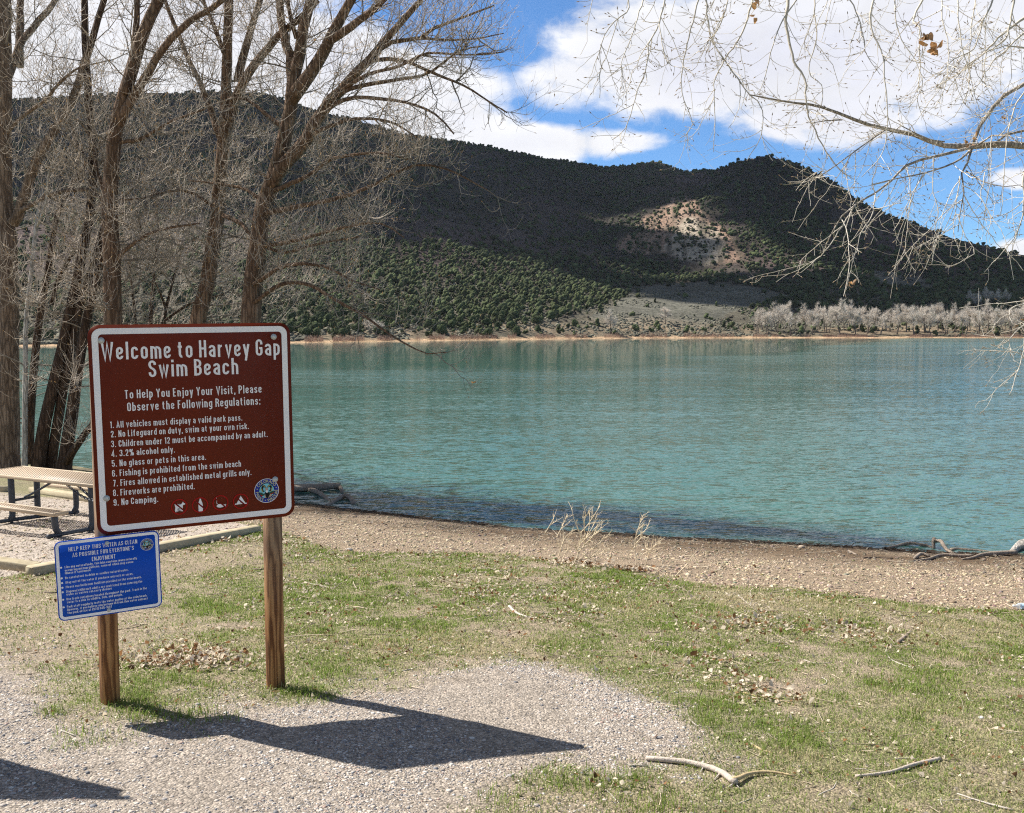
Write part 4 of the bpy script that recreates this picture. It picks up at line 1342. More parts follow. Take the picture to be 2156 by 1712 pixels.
for nm, (cu, cv), keys in (('no_pets_symbol', (.4567, 1.0922), ['dog']), ('no_glass_symbol', (.5766, 1.0931), ['bottle']), ('no_fishing_symbol', (.6966, 1.0921), ['fish', 'hook']), ('no_camping_symbol', (.818, 1.0944), ['tent'])):
    m = MB(); PA.ring(m, circle(cu, cv, .0475), circle(cu, cv, .0410), .0020); ico = m.build(nm, M_RED, panelA)
    m = MB()
    for k in keys: PA.poly(m, ICONS[k], .0010)
    m.build('pictogram', M_WHITE, panelA)
    m = MB(); q = .0425 * .7071; b = .0030
    PA.poly(m, [(cu - q - b, cv - q + b), (cu - q + b, cv - q - b), (cu + q + b, cv + q - b), (cu + q - b, cv + q + b)], .0016); m.build('slash', M_DARKRED, panelA)
emblem(PA, panelA, .979, 1.043, .0765, .0010)
bolts(PA, sA, [(0.07, 0.089), (1.0496, 0.086), (0.0574, 1.0018), (1.0333, 0.9759)])

# posts: weathered 4x4 lumber
wp, t, out = new_mat('post_wood')
oc = t.n('ShaderNodeNewGeometry').outputs['Position']
st = t.mapping(oc, (30, 30, 1.6))
g1 = t.noise(st, 1.0, 6, .6, 1.6)
wv_ = t.n('ShaderNodeTexWave', {'Vector': t.mapping(oc, (8, 8, .8)), 'Scale': 1.2, 'Distortion': 11.0, 'Detail': 3.0, 'Detail Scale': 1.2, 'Detail Roughness': .6}, wave_type='BANDS', bands_direction='DIAGONAL').outputs[0]
kn = t.n('ShaderNodeTexVoronoi', {'Vector': t.mapping(oc, (9, 9, 2.3)), 'Scale': 1.0, 'Randomness': 1.0}).outputs['Distance']
c = t.ramp(wv_, [(.15, (.13, .048, .015)), (.5, (.33, .15, .052)), (.85, (.43, .22, .085))])
c = t.mix(t.ramp(g1, [(.42, 0), (.72, .8)]), c, (.22, .095, .035))
c = t.mix(t.ramp(kn, [(.08, .9), (.15, 0)]), c, (.12, .045, .018))
sz_ = t.n('ShaderNodeSeparateXYZ', {0: oc}).outputs[2]
grey = t.math('MULTIPLY', t.step(t.math('ADD', sz_, t.math('MULTIPLY', t.math('SUBTRACT', t.noise(oc, 4, 4, .6), .5), .8)), .25, 1.3), .72)
c = t.mix(grey, c, t.mix(wv_, (.17, .12, .08), (.31, .235, .165)))
bmp = t.n('ShaderNodeBump', {'Height': t.math('ADD', wv_, g1), 'Strength': .5, 'Distance': .003})
p = t.n('ShaderNodeBsdfPrincipled', {'Base Color': c, 'Roughness': .75, 'Specular IOR Level': .3, 'Normal': bmp.outputs[0]})
t.set(out.inputs[0], p)


def post(panel, u, parent, w=.089, v0=.05, yaw=0.0, wback=-.0045, lean=0.0):
    top = panel.p(u, v0, wback)
    ax = norm(np.array([panel.e[0], panel.e[1], 0]))
    dn = panel.d
    # walk down to the ground
    v = v0
    while True:
        q = panel.p(u, v, wback - w / 2)
        if q[2] < gz(q[0], q[1]) - .35 or v > 4: break
        v += .02
    L = v - v0
    back = norm(np.cross(ax, -dn))
    if np.dot(back, panel.n) > 0: back = -back
    cz, sz2 = math.cos(yaw), math.sin(yaw)
    ax2, bk2 = ax * cz + back * sz2, back * cz - ax * sz2
    o = panel.p(u, v, wback) - ax * w / 2 + ax * lean
    V, F = box_frame(o, ax2, bk2, norm(-dn - ax * lean / L), (w, w, L), .006)
    return obj('post', V, F, wp, parent)


post(PA, .073, sA, .092, yaw=.22, wback=-.0045, lean=-.040)
post(PA, 1.045, sA, .092, yaw=.22, wback=-.0045, lean=-.024)

# small blue sign on the left post
k = 1.0285
B_TL, B_TR, B_BL = (np.array(x) * k + c0 for x in ((-2.52286, 5.15314, -1.15621), (-2.03903, 5.40756, -1.14243), (-2.52406, 5.18011, -1.61241)))
BW, BH = .5635, .471
PB = Panel(B_TL, norm(B_TR - B_TL) * np.linalg.norm(B_TR - B_TL) / BW, norm(B_BL - B_TL) * np.linalg.norm(B_BL - B_TL) / BH)
B_LINES = [('HELP KEEP THIS WATER AS CLEAN', 0.0739, 0.4412, 0.0648, 0.0246), ("AS POSSIBLE FOR EVERYONE'S", 0.0916, 0.4216, 0.1011, 0.0247), ('ENJOYMENT', 0.1928, 0.3191, 0.1385, 0.0251), ('Like any natural body, this lake contains many naturally', 0.0479, 0.4348, 0.1603, 0.0138), ('occurring microorganisms, some of which may cause', 0.0481, 0.4142, 0.1791, 0.0139), ('illness if consumed.', 0.0478, 0.1851, 0.1959, 0.0139), ('Be careful not to drink or swallow natural water.', 0.0475, 0.3853, 0.2239, 0.0139), ('Stay out of the water if you have any cuts or sores.', 0.0472, 0.41, 0.2515, 0.0139), ('Please use bathroom facilities provided at the swim beach.', 0.0473, 0.4555, 0.2783, 0.0139), ('Diapered children & adults are restricted from entering the', 0.0474, 0.4578, 0.3055, 0.014), ('water as wastes can carry disease', 0.0477, 0.2886, 0.3228, 0.014), ('Use trash containers located throughout the park. Trash in the', 0.0474, 0.4808, 0.3506, 0.014), ('water is a risk to wildlife, fish, and people.', 0.048, 0.3471, 0.3688, 0.014), ('Park staff regularly tests the water quality at the swim beach.', 0.0468, 0.4816, 0.3956, 0.014), ('However, if you believe you became ill from this water contact', 0.047, 0.4833, 0.4142, 0.014), ('the park office at (970) 625-1607', 0.0476, 0.2846, 0.4328, 0.0141)]
sB = thing('water_quality_sign', 'small blue water quality sign with white text bolted low on the left post', 'sign', tuple(PB.p(BW / 2, BH)))
m = MB(); PB.poly(m, rounded(0, 0, BW, BH, .036), 0, .0025); panelB = m.build('sign_panel', M_BLUE, sB)
m = MB(); PB.ring(m, rounded(.0065, .0065, BW - .0065, BH - .0065, .030), rounded(.0225, .0225, BW - .0225, BH - .0225, .014), .0005); m.build('border', M_WHITE, panelB)
lettering(PB, B_LINES[:3], .0005, panelB, .15, .82)
lettering(PB, B_LINES[3:], .0005, panelB, .13, .9)
for v in (.154, .2169, .2449, .2722, .2995, .344, .389):
    m = MB(); PB.poly(m, circle(.0295, v, .0056, 14), .0006); m.build('bullet', M_WHITE, panelB)
emblem(PB, panelB, .4936, .0785, .0365, .0008)
bolts(PB, sB, [(.2783, .042), (.2676, .4448)], .0095)

# unseen board added just left of the frame to cast the lower left shadow
PN = Panel((-4.62, 4.97, 2.24), (1, 0, 0), (0, 0, -1))
sN = thing('shadow_board', 'brown board on two posts out of view at left, added to cast a shadow', 'sign', tuple(PN.p(.6, 2.2)))
m = MB(); PN.poly(m, rounded(0, 0, 1.2, 1.1, .06), 0, .004); pnl = m.build('sign_panel', M_BROWN, sN)
m = MB(); PN.ring(m, rounded(.02, .02, 1.18, 1.08, .05), rounded(.054, .054, 1.146, 1.046, .022), .0006); m.build('border', M_WHITE, pnl)
post(PN, .12, sN)
post(PN, 1.08, sN)

# ------------------------------------------------------------------ near cottonwoods
def bark_material(name, lo, hi, scale=1.0):
    m, t, out = new_mat(name)
    pos = t.n('ShaderNodeNewGeometry').outputs['Position']
    st = t.mapping(pos, (9 * scale, 9 * scale, 1.5 * scale))
    n1 = t.noise(st, 1.0, 7, .65, .8)
    n2 = t.noise(pos, 2.2, 5, .6)
    vo = t.n('ShaderNodeTexVoronoi', {'Vector': t.mapping(pos, (14 * scale, 14 * scale, 2.2 * scale)), 'Scale': 1.0}, feature='DISTANCE_TO_EDGE').outputs['Distance']
    c = t.mix(t.ramp(n1, [(.3, 0), (.7, 1)]), lo, hi)
    c = t.mix(t.ramp(vo, [(.0, .75 if scale < 5 else .2), (.22, 0)]), c, tuple(x * .35 for x in lo))
    c = t.mix(1.0, c, t.ramp(n2, [(.3, .75), (.7, 1.3)]), 'MULTIPLY')
    b = t.n('ShaderNodeBump', {'Height': t.math('ADD', t.math('MULTIPLY', vo, 1.5), n1), 'Strength': .9, 'Distance': .03 / scale ** 1.5})
    p = t.n('ShaderNodeBsdfPrincipled', {'Base Color': c, 'Roughness': .9, 'Specular IOR Level': .2, 'Normal': b.outputs[0]})
    t.set(out.inputs[0], p)
    return m


M_BARK = bark_material('cottonwood_bark', (.13, .075, .046), (.285, .19, .125))
M_BARKGREY = bark_material('grey_bark', (.15, .10, .07), (.34, .25, .18))
M_BARKDK = bark_material('dark_bark', (.055, .034, .024), (.15, .095, .065))
M_PALE = bark_material('bleached_wood', (.42, .38, .33), (.62, .58, .53), 1.5)
M_DRIFT = bark_material('driftwood', (.26, .20, .15), (.50, .42, .34), 4.0)
M_BLEACH = simple_mat('bleached_branch', (.54, .46, .385), .85, .42, 38, 0, .8)
M_TWIG = attr_mat('twig_bark', .75, 0, .3)


def limb(pts, w0, w1, Y0, Y1, step=.22, ground_ext=False, wf=1.22):
    n = len(pts)
    px = np.array([p[0] for p in pts], float)
    py = np.array([p[1] for p in pts], float)
    s = np.concatenate([[0], np.cumsum(np.hypot(np.diff(px), np.diff(py)))])
    s /= s[-1]
    Y = Y0 + (Y1 - Y0) * s
    P = at(px, py, Y)
    R = (w0 + (w1 - w0) * s) / 2 * Y / 2000 * wf
    if ground_ext:
        g = float(gz(P[0, 0], P[0, 1])) - .3
        if P[0, 2] > g + .1:
            P = np.concatenate([[[P[0, 0] - (P[1, 0] - P[0, 0]) * .1, P[0, 1], g]], P])
            R = np.concatenate([[R[0] * 1.35], R])
    return smooth_path(P, R, step)


def tree(name, label, trunks, limbs, crown, bark=None, limb_bark=None, group=None, twigcol=(.36, .30, .24), seed=1, extra=None, wf=1.22):
    """trunks/limbs: (points, w0, w1, Y0, Y1) in photo pixels at real distances; crown: dict of branch counts"""
    global rng
    old, rng = rng, np.random.default_rng(seed)
    T = [limb(*a, ground_ext=True, wf=wf) for a in trunks]
    loc = T[0][0][0].copy()
    loc[2] = float(gz(loc[0], loc[1]))
    root = thing(name, label, 'tree', tuple(loc), group)
    for P, R in T:
        s = np.linspace(0, 1, len(R))
        R[:] = R * (1 + .28 * np.exp(-s * len(R) / 3.5) * (R > .05))
        V, F = tube(P, R, 16, .10, True, rng.uniform(0, 50), .05)
        obj('trunk', V, F, bark or M_BARK, root, smooth=True)
    Ls = []
    for a in limbs:
        P, R = limb(*a)
        P = P + rng.normal(size=P.shape) * R[:, None] * .12
        V, F = tube(P, R, 9, .08, True, rng.uniform(0, 50))
        obj('limb', V, F, limb_bark or bark or M_BARK, root, smooth=True)
        Ls.append((P, R))
    K0 = 12
    allP = [resamp(P, R, K0) for P, R in T + Ls]
    SP = np.array([a for a, b in allP])
    SR = np.array([b for a, b in allP])
    nT = len(T)
    m = MB()

    def put(l, n, colr, v=.25):
        if not len(l[0]): return
        V, F = tubes(l[0], l[1], n)
        K = l[0].shape[1] * n
        m.add(V, F, np.repeat(np.array(colr) * rng.uniform(1 - v, 1 + v, (len(l[0]), 1)), K, 0))
    c = crown
    levels = []
    if c.get('low', 0):
        lo = spawn(SP[:nT], SR[:nT], c['low'], c.get('lowL', (1.2, 3.4)), (.010, .022), .25, 1.0, -.05, .22, 9, .05, c.get('lo', .25), c.get('hi', .85), .8)
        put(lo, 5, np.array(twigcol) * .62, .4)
        levels.append(lo)
    if len(Ls):
        l1 = spawn(SP[nT:], SR[nT:], c['n1'], c.get('L1', (.8, 2.4)), (.008, .017), .75, .65, .05, .18, 9, .05, .15, 1.0, .8)
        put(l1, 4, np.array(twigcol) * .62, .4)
        levels.append(l1)
    P1 = np.concatenate([l[0] for l in levels])
    R1 = np.concatenate([l[1] for l in levels])
    l2 = spawn(P1, R1, int(c['n2'] * .75), c.get('L2', (.35, 1.15)), (.0055, .0100), .6, .75, -.18, .45, 7, .045, .1, 1.0, .7)
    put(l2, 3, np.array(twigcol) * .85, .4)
    P2 = np.concatenate([l2[0], P1[:, [2, 3, 4, 5, 6, 7, 8]]])
    R2 = np.concatenate([l2[1], R1[:, [2, 3, 4, 5, 6, 7, 8]]])
    l3 = spawn(P2, R2, int(c['n3'] * .42), c.get('L3', (.16, .58)), (.0036, .0060), .5, .8, -.35, .85, 5, .03, .1, 1.0, .5)
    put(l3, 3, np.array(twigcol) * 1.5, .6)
    if c.get('buds', 0):
        idx = rng.choice(len(l3[0]), min(c['buds'], len(l3[0])), replace=False)
        e = l3[0][idx, -1]
        d = norm(l3[0][idx, -1] - l3[0][idx, -2])
        bP = np.stack([e, e + d * .018, e + d * .045], 1)
        V, F = tubes(bP, np.repeat(np.array([[.003, .008, .002]]), len(e), 0), 3)
        m.add(V, F, np.array([.42, .25, .10]))
    if extra: extra(m, l2, l3)
    m.build('crown', M_TWIG, root)
    rng = old
    return root


G_NEAR = None
tree('cottonwood_tree', 'thick rough trunk at the left edge behind the picnic table, cut off by the frame',
     [([(16, 985), (18, 830), (18, 680), (16, 520), (8, 400), (8, 280), (10, 160), (9, 0), (8, -180)], 37, 17, 21.5, 21.5)],
     [([(30, 470), (40, 450), (72, 352), (104, 288), (136, 240), (160, 188), (178, 132), (200, 60), (218, 0), (240, -80)], 19, 8, 21.3, 20.3),
      ([(6, 200), (24, 140), (52, 80), (100, 24), (130, -20)], 15, 8, 21.5, 22.5),
      ([(36, 448), (100, 412), (160, 400), (200, 406), (226, 440), (240, 470)], 9, 4, 21.2, 20.2),
      ([(40, 140), (42, 60), (44, -40)], 14, 10, 22, 22.4),
      ([(8, 290), (40, 250), (90, 215), (140, 160), (190, 130)], 8, 3, 21.5, 20.0)],
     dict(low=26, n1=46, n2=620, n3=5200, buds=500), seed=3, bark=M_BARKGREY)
tree('dead_snag', 'slim bleached dead snag standing right of the thick left edge trunk',
     [([(52, 983), (53, 830), (55, 680), (64, 592), (76, 480), (90, 400)], 9, 6, 21.0, 21.0)],
     [([(76, 480), (96, 430), (104, 360), (128, 320)], 5, 2, 21, 20.4)], dict(low=5, n1=8, n2=60, n3=260), bark=M_PALE, seed=4)
tree('cottonwood_tree', 'slender dark tree leaning right between the snag and the triple trunks, paler toward its top',
     [([(60, 985), (64, 871), (74, 751), (82, 680), (96, 600), (108, 520), (124, 440), (158, 380), (188, 336), (216, 296), (250, 262)], 20, 7, 23.0, 22.0)],
     [([(110, 640), (122, 590), (150, 540), (176, 512)], 9, 4, 22.8, 22.0), ([(160, 380), (200, 350), (260, 310), (330, 285)], 6, 3, 22, 21)],
     dict(low=26, n1=16, n2=420, n3=3600, buds=150, lo=.1), bark=M_BARKDK, seed=5, wf=.95)
tree('cottonwood_tree', 'clump of three dark trunks leaning right from one base behind the picnic table',
     [([(80, 983), (92, 905), (108, 831), (132, 731), (146, 660), (160, 600), (176, 520), (190, 440), (197, 320), (189, 240), (184, 160), (180, 100), (178, 0), (176, -120)], 28, 13, 21.2, 20.6),
      ([(106, 983), (128, 851), (152, 731), (166, 656), (182, 600), (200, 540), (222, 470)], 24, 14, 21.4, 20.8),
      ([(136, 983), (154, 851), (172, 731), (188, 650), (206, 580), (226, 500)], 30, 16, 21.0, 20.4)],
     [([(140, 975), (152, 950), (168, 927), (190, 899), (215, 870)], 15, 9, 20.8, 20.2), ([(184, 110), (196, 80), (206, 40), (220, 0), (232, -60)], 10, 6, 20.6, 20.2),
      ([(190, 350), (160, 300), (150, 260), (120, 210)], 7, 3, 20.6, 21.6)],
     dict(low=34, n1=22, n2=560, n3=4600, buds=300, lo=.35), bark=M_BARKDK, seed=6, wf=.88)
tree('cottonwood_tree', 'tall trunk rising directly behind the left half of the welcome sign, forking into two limbs',
     [([(242, 1000), (240, 830), (238, 680), (236, 560), (232, 480), (232, 400), (240, 304), (250, 240), (266, 188), (282, 132), (298, 80), (318, 32), (334, 0), (372, -110)], 36, 16, 20.2, 19.6)],
     [([(252, 262), (276, 208), (304, 168), (330, 124), (362, 80), (400, 44), (448, 16), (490, -20)], 17, 8, 19.8, 19.0),
      ([(262, 200), (280, 120), (288, 40), (292, -60)], 12, 9, 19.6, 20.0), ([(240, 470), (225, 425), (205, 360), (192, 290), (160, 250)], 9, 4, 20.0, 20.8),
      ([(250, 300), (300, 290), (360, 256), (430, 230)], 7, 3, 19.8, 18.6), ([(236, 560), (270, 520), (330, 486), (420, 470)], 8, 3, 20.0, 18.8)],
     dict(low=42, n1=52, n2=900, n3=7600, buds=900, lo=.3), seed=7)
tree('cottonwood_tree', 'brown trunk behind the middle of the welcome sign, splitting into three upright stems',
     [([(404, 1010), (410, 830), (416, 680), (436, 600), (448, 520), (456, 470), (462, 400), (468, 320), (470, 280), (474, 240), (478, 120), (482, 0), (486, -120)], 34, 12, 20.8, 20.4)],
     [([(470, 300), (482, 262), (492, 216), (512, 172), (552, 116), (588, 76), (630, 40), (670, 0)], 19, 9, 20.5, 19.6), ([(500, 170), (512, 120), (522, 80), (540, 24), (560, -40)], 15, 9, 20.3, 20.6),
      ([(466, 300), (456, 272), (440, 224), (424, 180), (400, 132), (376, 72), (356, 24), (340, -20)], 11, 6, 20.5, 21.4), ([(470, 110), (450, 52), (432, 12), (420, -30)], 8, 5, 20.4, 20.6),
      ([(464, 448), (430, 420), (380, 400), (300, 418), (250, 420)], 6, 2.5, 20.6, 19.6), ([(470, 455), (508, 470), (540, 508), (596, 532), (660, 516), (756, 498)], 8, 3, 20.2, 18.6)],
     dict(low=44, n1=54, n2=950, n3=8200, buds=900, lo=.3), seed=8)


tree('cottonwood_tree', 'thin dark multi-stemmed young tree in the twig thicket behind the sign top, left of centre',
     [([(312, 1005), (314, 830), (317, 680), (324, 590), (332, 490), (326, 400)], 13, 5, 22.5, 22.5), ([(336, 1005), (340, 830), (346, 680), (362, 600), (384, 520)], 10, 4, 22.8, 22.2), ([(296, 1005), (292, 800), (286, 680), (276, 590), (270, 520)], 9, 4, 22.4, 23)],
     [([(326, 560), (300, 500), (290, 440)], 5, 2, 22.4, 22), ([(350, 650), (330, 600), (310, 560)], 5, 2, 22.4, 21.6), ([(340, 680), (400, 640), (470, 620)], 5, 2, 22.4, 21)],
     dict(low=70, n1=20, n2=800, n3=7000, buds=300, lo=.3, hi=1.0), bark=M_BARKDK, seed=14, wf=1.0)


def dead_leaves(m, l2, l3):
    idx = rng.choice(len(l3[0]), 26, replace=False)
    for e in l3[0][idx, -1]:
        for q in range(2):
            a, b = norm(rng.normal(size=3)), norm(rng.normal(size=3))
            s = rng.uniform(.012, .028)
            c = e + rng.normal(size=3) * .012
            m.add(np.array([c, c + (a + b) * s, c + a * s * 2.2, c + (a - b) * s]), np.array([[0, 1, 2, 3]]), np.array([.42, .22, .07]) * rng.uniform(.7, 1.3))


tree('cottonwood_tree', 'biggest near cottonwood, its long limbs sweeping right over the open water',
     [([(520, 1020), (524, 830), (528, 680), (534, 600), (543, 520), (554, 440), (578, 372), (592, 318), (612, 228), (618, 165), (630, 120), (638, 60), (654, 0), (670, -120)], 44, 13, 19.6, 19.4)],
     [([(612, 224), (613, 140), (597, 72), (588, 0), (584, -60)], 18, 11, 19.4, 20.0), ([(624, 80), (612, 40), (604, -20)], 8, 6, 19.4, 19.6),
      ([(568, 396), (600, 345), (628, 312), (676, 240), (700, 208), (756, 148), (796, 104), (832, 60), (880, 6), (910, -40)], 27, 7, 19.5, 18.2),
      ([(612, 214), (636, 180), (656, 152), (688, 96), (716, 40), (744, -10), (770, -70)], 25, 12, 19.4, 18.8), ([(700, 84), (756, 44), (800, 6), (850, -40)], 15, 8, 19.0, 18.0),
      ([(788, 112), (824, 88), (884, 80), (916, 60), (976, 36), (1040, 12)], 9, 2.5, 18.7, 17.6), ([(884, 80), (940, 84), (1000, 82), (1060, 70)], 5, 1.6, 18.4, 17.2),
      ([(690, 222), (716, 196), (764, 180), (836, 168), (908, 152), (960, 110), (1020, 96)], 9, 2, 19.0, 17.4),
      ([(660, 262), (700, 222), (748, 206), (800, 208), (856, 216), (916, 240), (956, 282)], 9, 2.5, 19.2, 17.6),
      ([(752, 152), (788, 128), (848, 128), (916, 156), (976, 180), (1030, 214), (1068, 238)], 8, 1.8, 18.8, 17.2),
      ([(720, 190), (776, 156), (840, 140), (900, 112), (980, 116), (1060, 110)], 7, 1.6, 18.8, 17.0),
      ([(640, 292), (690, 268), (750, 250), (820, 256), (880, 290)], 8, 2, 19.2, 18.0),
      ([(576, 400), (628, 380), (664, 360), (700, 334), (796, 322), (860, 336)], 9, 2.5, 19.4, 17.6), ([(552, 450), (620, 436), (716, 416), (784, 392), (824, 368), (876, 348), (940, 356), (1026, 400)], 10, 1.8, 19.4, 17.4),
      ([(545, 520), (620, 508), (720, 480), (800, 470), (850, 500)], 8, 2, 19.4, 17.6), ([(534, 600), (600, 560), (680, 560), (740, 590), (800, 610)], 8, 2, 19.3, 17.8),
      ([(532, 640), (590, 600), (650, 600), (720, 640), (760, 660), (800, 690), (850, 722), (900, 745), (940, 742)], 8, 1.8, 19.4, 17.2),
      ([(600, 270), (560, 240), (520, 210), (480, 205)], 8, 3, 19.4, 20.2), ([(560, 430), (520, 400), (480, 390), (400, 380)], 7, 2.5, 19.6, 20.6)],
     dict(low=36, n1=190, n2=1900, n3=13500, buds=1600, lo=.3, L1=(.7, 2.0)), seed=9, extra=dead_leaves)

# tree standing outside the frame on the right, its limbs reaching into the picture
Z6 = lambda pts: [(x * .41407 + 1263.3, y * .41407) for x, y in pts]
RY = 7.6


def right_tree():
    global rng
    old, rng = rng, np.random.default_rng(21)
    bx, by = 6.6, 8.6
    root = thing('cottonwood_tree', 'bare overhanging cottonwood at the right edge with long pale drooping twigs', 'tree', (bx, by, float(gz(bx, by))))
    P, R = smooth_path([(bx, by, float(gz(bx, by)) - .3), (bx + .05, by, 1.0), (bx - .05, by + .1, 3.0), (bx + .1, by, 5.2), (bx + .2, by - .1, 8.0)], [.34, .27, .24, .2, .13], .2)
    V, F = tube(P, R, 18, .1, True, 3.0, .05)
    obj('trunk', V, F, M_BARK, root, smooth=True)
    limbs = []

    def lm(P, R, name='limb'):
        P, R = smooth_path(P, R, .10)
        P = P + rng.normal(size=P.shape) * np.minimum(R[:, None] * .22, .004)
        V, F = tube(P, R, 8, .08, True, rng.uniform(0, 50))
        obj(name, V, F, M_GREYTWIG, root, smooth=True)
        limbs.append((P, R))
        return P, R

    def pl(z6, w0, w1, Y0, Y1, pre=None):
        pts = Z6(z6)
        px = np.array([a for a, b in pts]); py = np.array([b for a, b in pts])
        s = np.linspace(0, 1, len(pts))
        Y = Y0 + (Y1 - Y0) * s
        Q = at(px, py, Y)
        Rr = (w0 + (w1 - w0) * s ** .8) / 2 * Y / 2000 * .82
        if pre is not None:
            Q = np.concatenate([np.array(pre), Q])
            Rr = np.concatenate([np.linspace(Rr[0] * 1.6, Rr[0], len(pre) + 1)[:-1], Rr])
        return Q, Rr
    lm(*pl([(2250, 745), (2156, 742), (2000, 736), (1900, 745), (1750, 740), (1600, 685), (1450, 655), (1300, 610), (1130, 545), (1000, 525), (850, 500), (760, 480)], 21, 3, 7.8, 7.2, [(bx, by, 3.3), (5.5, 8.2, 3.55)]))
    lm(*pl([(2260, 360), (2156, 430), (2060, 480), (2000, 540), (1930, 640), (1895, 735)], 11, 8, 7.7, 7.65, [(bx, by, 5.4), (5.6, 8.1, 5.1)]))
    lm(*pl([(1905, 745), (1850, 760), (1700, 795), (1560, 840), (1480, 920), (1400, 980), (1300, 1040), (1230, 1100), (1160, 1220)], 9, 3, 7.6, 6.9))
    lm(*pl([(1900, 750), (1800, 830), (1650, 880), (1500, 910), (1380, 940)], 6, 2, 7.6, 7.0))
    lm(*pl([(1890, 760), (1870, 830), (1840, 880), (1850, 980), (1830, 1090), (1820, 1180)], 6, 2, 7.6, 7.3))
    lm(*pl([(1450, 660), (1350, 730), (1200, 840), (1100, 905), (1020, 935)], 4.5, 1.6, 7.4, 6.9))
    lm(*pl([(2000, 738), (2060, 690), (2156, 665), (2260, 640)], 6, 6, 7.6, 7.8))
    lm(*pl([(1920, 740), (1990, 690), (2080, 690), (2120, 720)], 5, 3, 7.6, 7.2))
    lm(*pl([(1750, 720), (1640, 700), (1530, 640), (1470, 690)], 4, 2, 7.5, 7.2))
    lm(*pl([(1230, 610), (1150, 615), (1080, 625)], 4, 2, 7.35, 7.2))
    lm(*pl([(1860, 870), (1940, 920), (2060, 950), (2140, 940)], 4, 1.6, 7.5, 7.0))
    # high limb over the top of the frame
    T1 = [(bx + .1, by, 5.6), (5.2, 8.0, 5.6), (3.6, 7.5, 5.2), (2.2, 7.2, 4.95), (.9, 6.9, 4.85), (.35, 6.8, 4.8)]
    lm(T1, [.08, .06, .045, .034, .022, .012])
    T2 = [(4.6, 7.8, 5.5), (3.9, 7.0, 5.15), (2.9, 6.5, 4.9), (1.9, 6.2, 4.75)]
    lm(T2, [.04, .034, .026, .016])
    hang = [([(120, -60), (150, 40), (70, 110), (10, 220), (0, 380), (0, 500)], 4, 1.5), ([(350, -60), (330, 0), (300, 120), (250, 220), (240, 320), (180, 500), (130, 650), (60, 715)], 5, 1.6),
            ([(520, -60), (500, 0), (450, 190), (420, 330), (415, 430), (430, 520), (470, 640), (410, 710)], 4.5, 1.5), ([(535, -60), (540, 0), (560, 180), (600, 260), (700, 400), (760, 480), (830, 560), (815, 700), (745, 820)], 5.5, 1.5),
            ([(790, -60), (770, 20), (740, 130), (690, 220), (620, 330), (580, 430), (585, 600), (578, 770)], 6, 1.5), ([(965, -70), (960, 0), (945, 100), (965, 215), (985, 310), (1040, 400), (1050, 550), (1110, 700), (1190, 830), (1260, 900)], 10, 2.0),
            ([(1000, -60), (1000, 0), (930, 100), (880, 230), (830, 420), (800, 480)], 4.5, 1.6), ([(1410, -60), (1390, 10), (1375, 80), (1390, 180), (1430, 250), (1450, 400), (1460, 640), (1430, 790), (1330, 900)], 6.5, 1.6),
            ([(1660, -60), (1640, 0), (1590, 110), (1625, 140), (1625, 350), (1615, 470)], 7, 2), ([(1820, -60), (1820, 0), (1830, 200), (1880, 420), (1800, 600)], 4.5, 1.6), ([(2010, -60), (2000, 0), (1950, 100), (1900, 250), (1800, 300), (1700, 400)], 6, 1.6),
            ([(240, -60), (200, 60), (170, 160), (110, 330), (125, 460)], 4, 1.4), ([(300, 120), (340, 310), (420, 350)], 3, 1.4), ([(650, -60), (640, 40), (600, 140), (560, 210)], 4, 1.6), ([(1100, -60), (1090, 60), (1100, 200), (1060, 360), (1125, 430), (1128, 540)], 4, 1.8),
            ([(1250, -60), (1300, 60), (1340, 180), (1350, 260), (1420, 380)], 4, 1.4), ([(1500, -60), (1500, 60), (1530, 200), (1600, 300), (1640, 440), (1560, 560)], 4, 1.4), ([(1740, -60), (1740, 60), (1770, 240), (1760, 420), (1700, 560)], 4, 1.4),
            ([(1920, -60), (1900, 60), (1880, 240), (1890, 420), (1930, 560)], 4, 1.4), ([(2110, -60), (2090, 80), (2060, 200), (1960, 270), (1860, 350)], 7, 1.8), ([(2200, 30), (2156, 90), (2050, 170), (1950, 270), (1850, 350), (1760, 470)], 9, 1.8),
            ([(2220, 120), (2150, 170), (2080, 240), (1990, 320), (1900, 480)], 7, 1.6), ([(2200, 240), (2130, 240), (2060, 235), (1980, 260)], 6, 2.0), ([(2190, 430), (2120, 520), (2080, 640), (2060, 800), (2050, 960), (2040, 1100)], 5, 1.4), ([(2200, 780), (2150, 900), (2156, 1000), (2130, 1160), (2060, 1270), (1950, 1385)], 6, 1.6),
            ([(1700, 800), (1690, 950), (1720, 1080), (1700, 1180), (1760, 1240)], 3, 1.3), ([(1560, 850), (1580, 980), (1570, 1080), (1550, 1290)], 3, 1.3), ([(1400, 985), (1380, 1100), (1330, 1180), (1270, 1390)], 3.5, 1.4), ([(1300, 1040), (1250, 1120), (1180, 1230), (1120, 1300), (1020, 1385)], 4, 1.5),
            ([(1820, 1100), (1860, 1200), (1900, 1290), (1760, 1365)], 3, 1.3), ([(1830, 900), (1810, 1050), (1800, 1180), (1830, 1290)], 3, 1.3), ([(1960, 880), (1940, 1000), (1990, 1120), (1960, 1200)], 3, 1.3),
            ([(2250, 1480), (2170, 1540), (2080, 1580), (2110, 1660)], 5, 2), ([(2240, 1560), (2170, 1680), (2140, 1850), (2080, 2010)], 5, 1.8), ([(2230, 1540), (2180, 1620), (2060, 1740), (1990, 1760)], 4, 1.6), ([(2200, 1900), (2140, 1800), (2080, 1790), (2010, 1780)], 4, 1.5)]
    HP, HR = [], []
    m = MB()
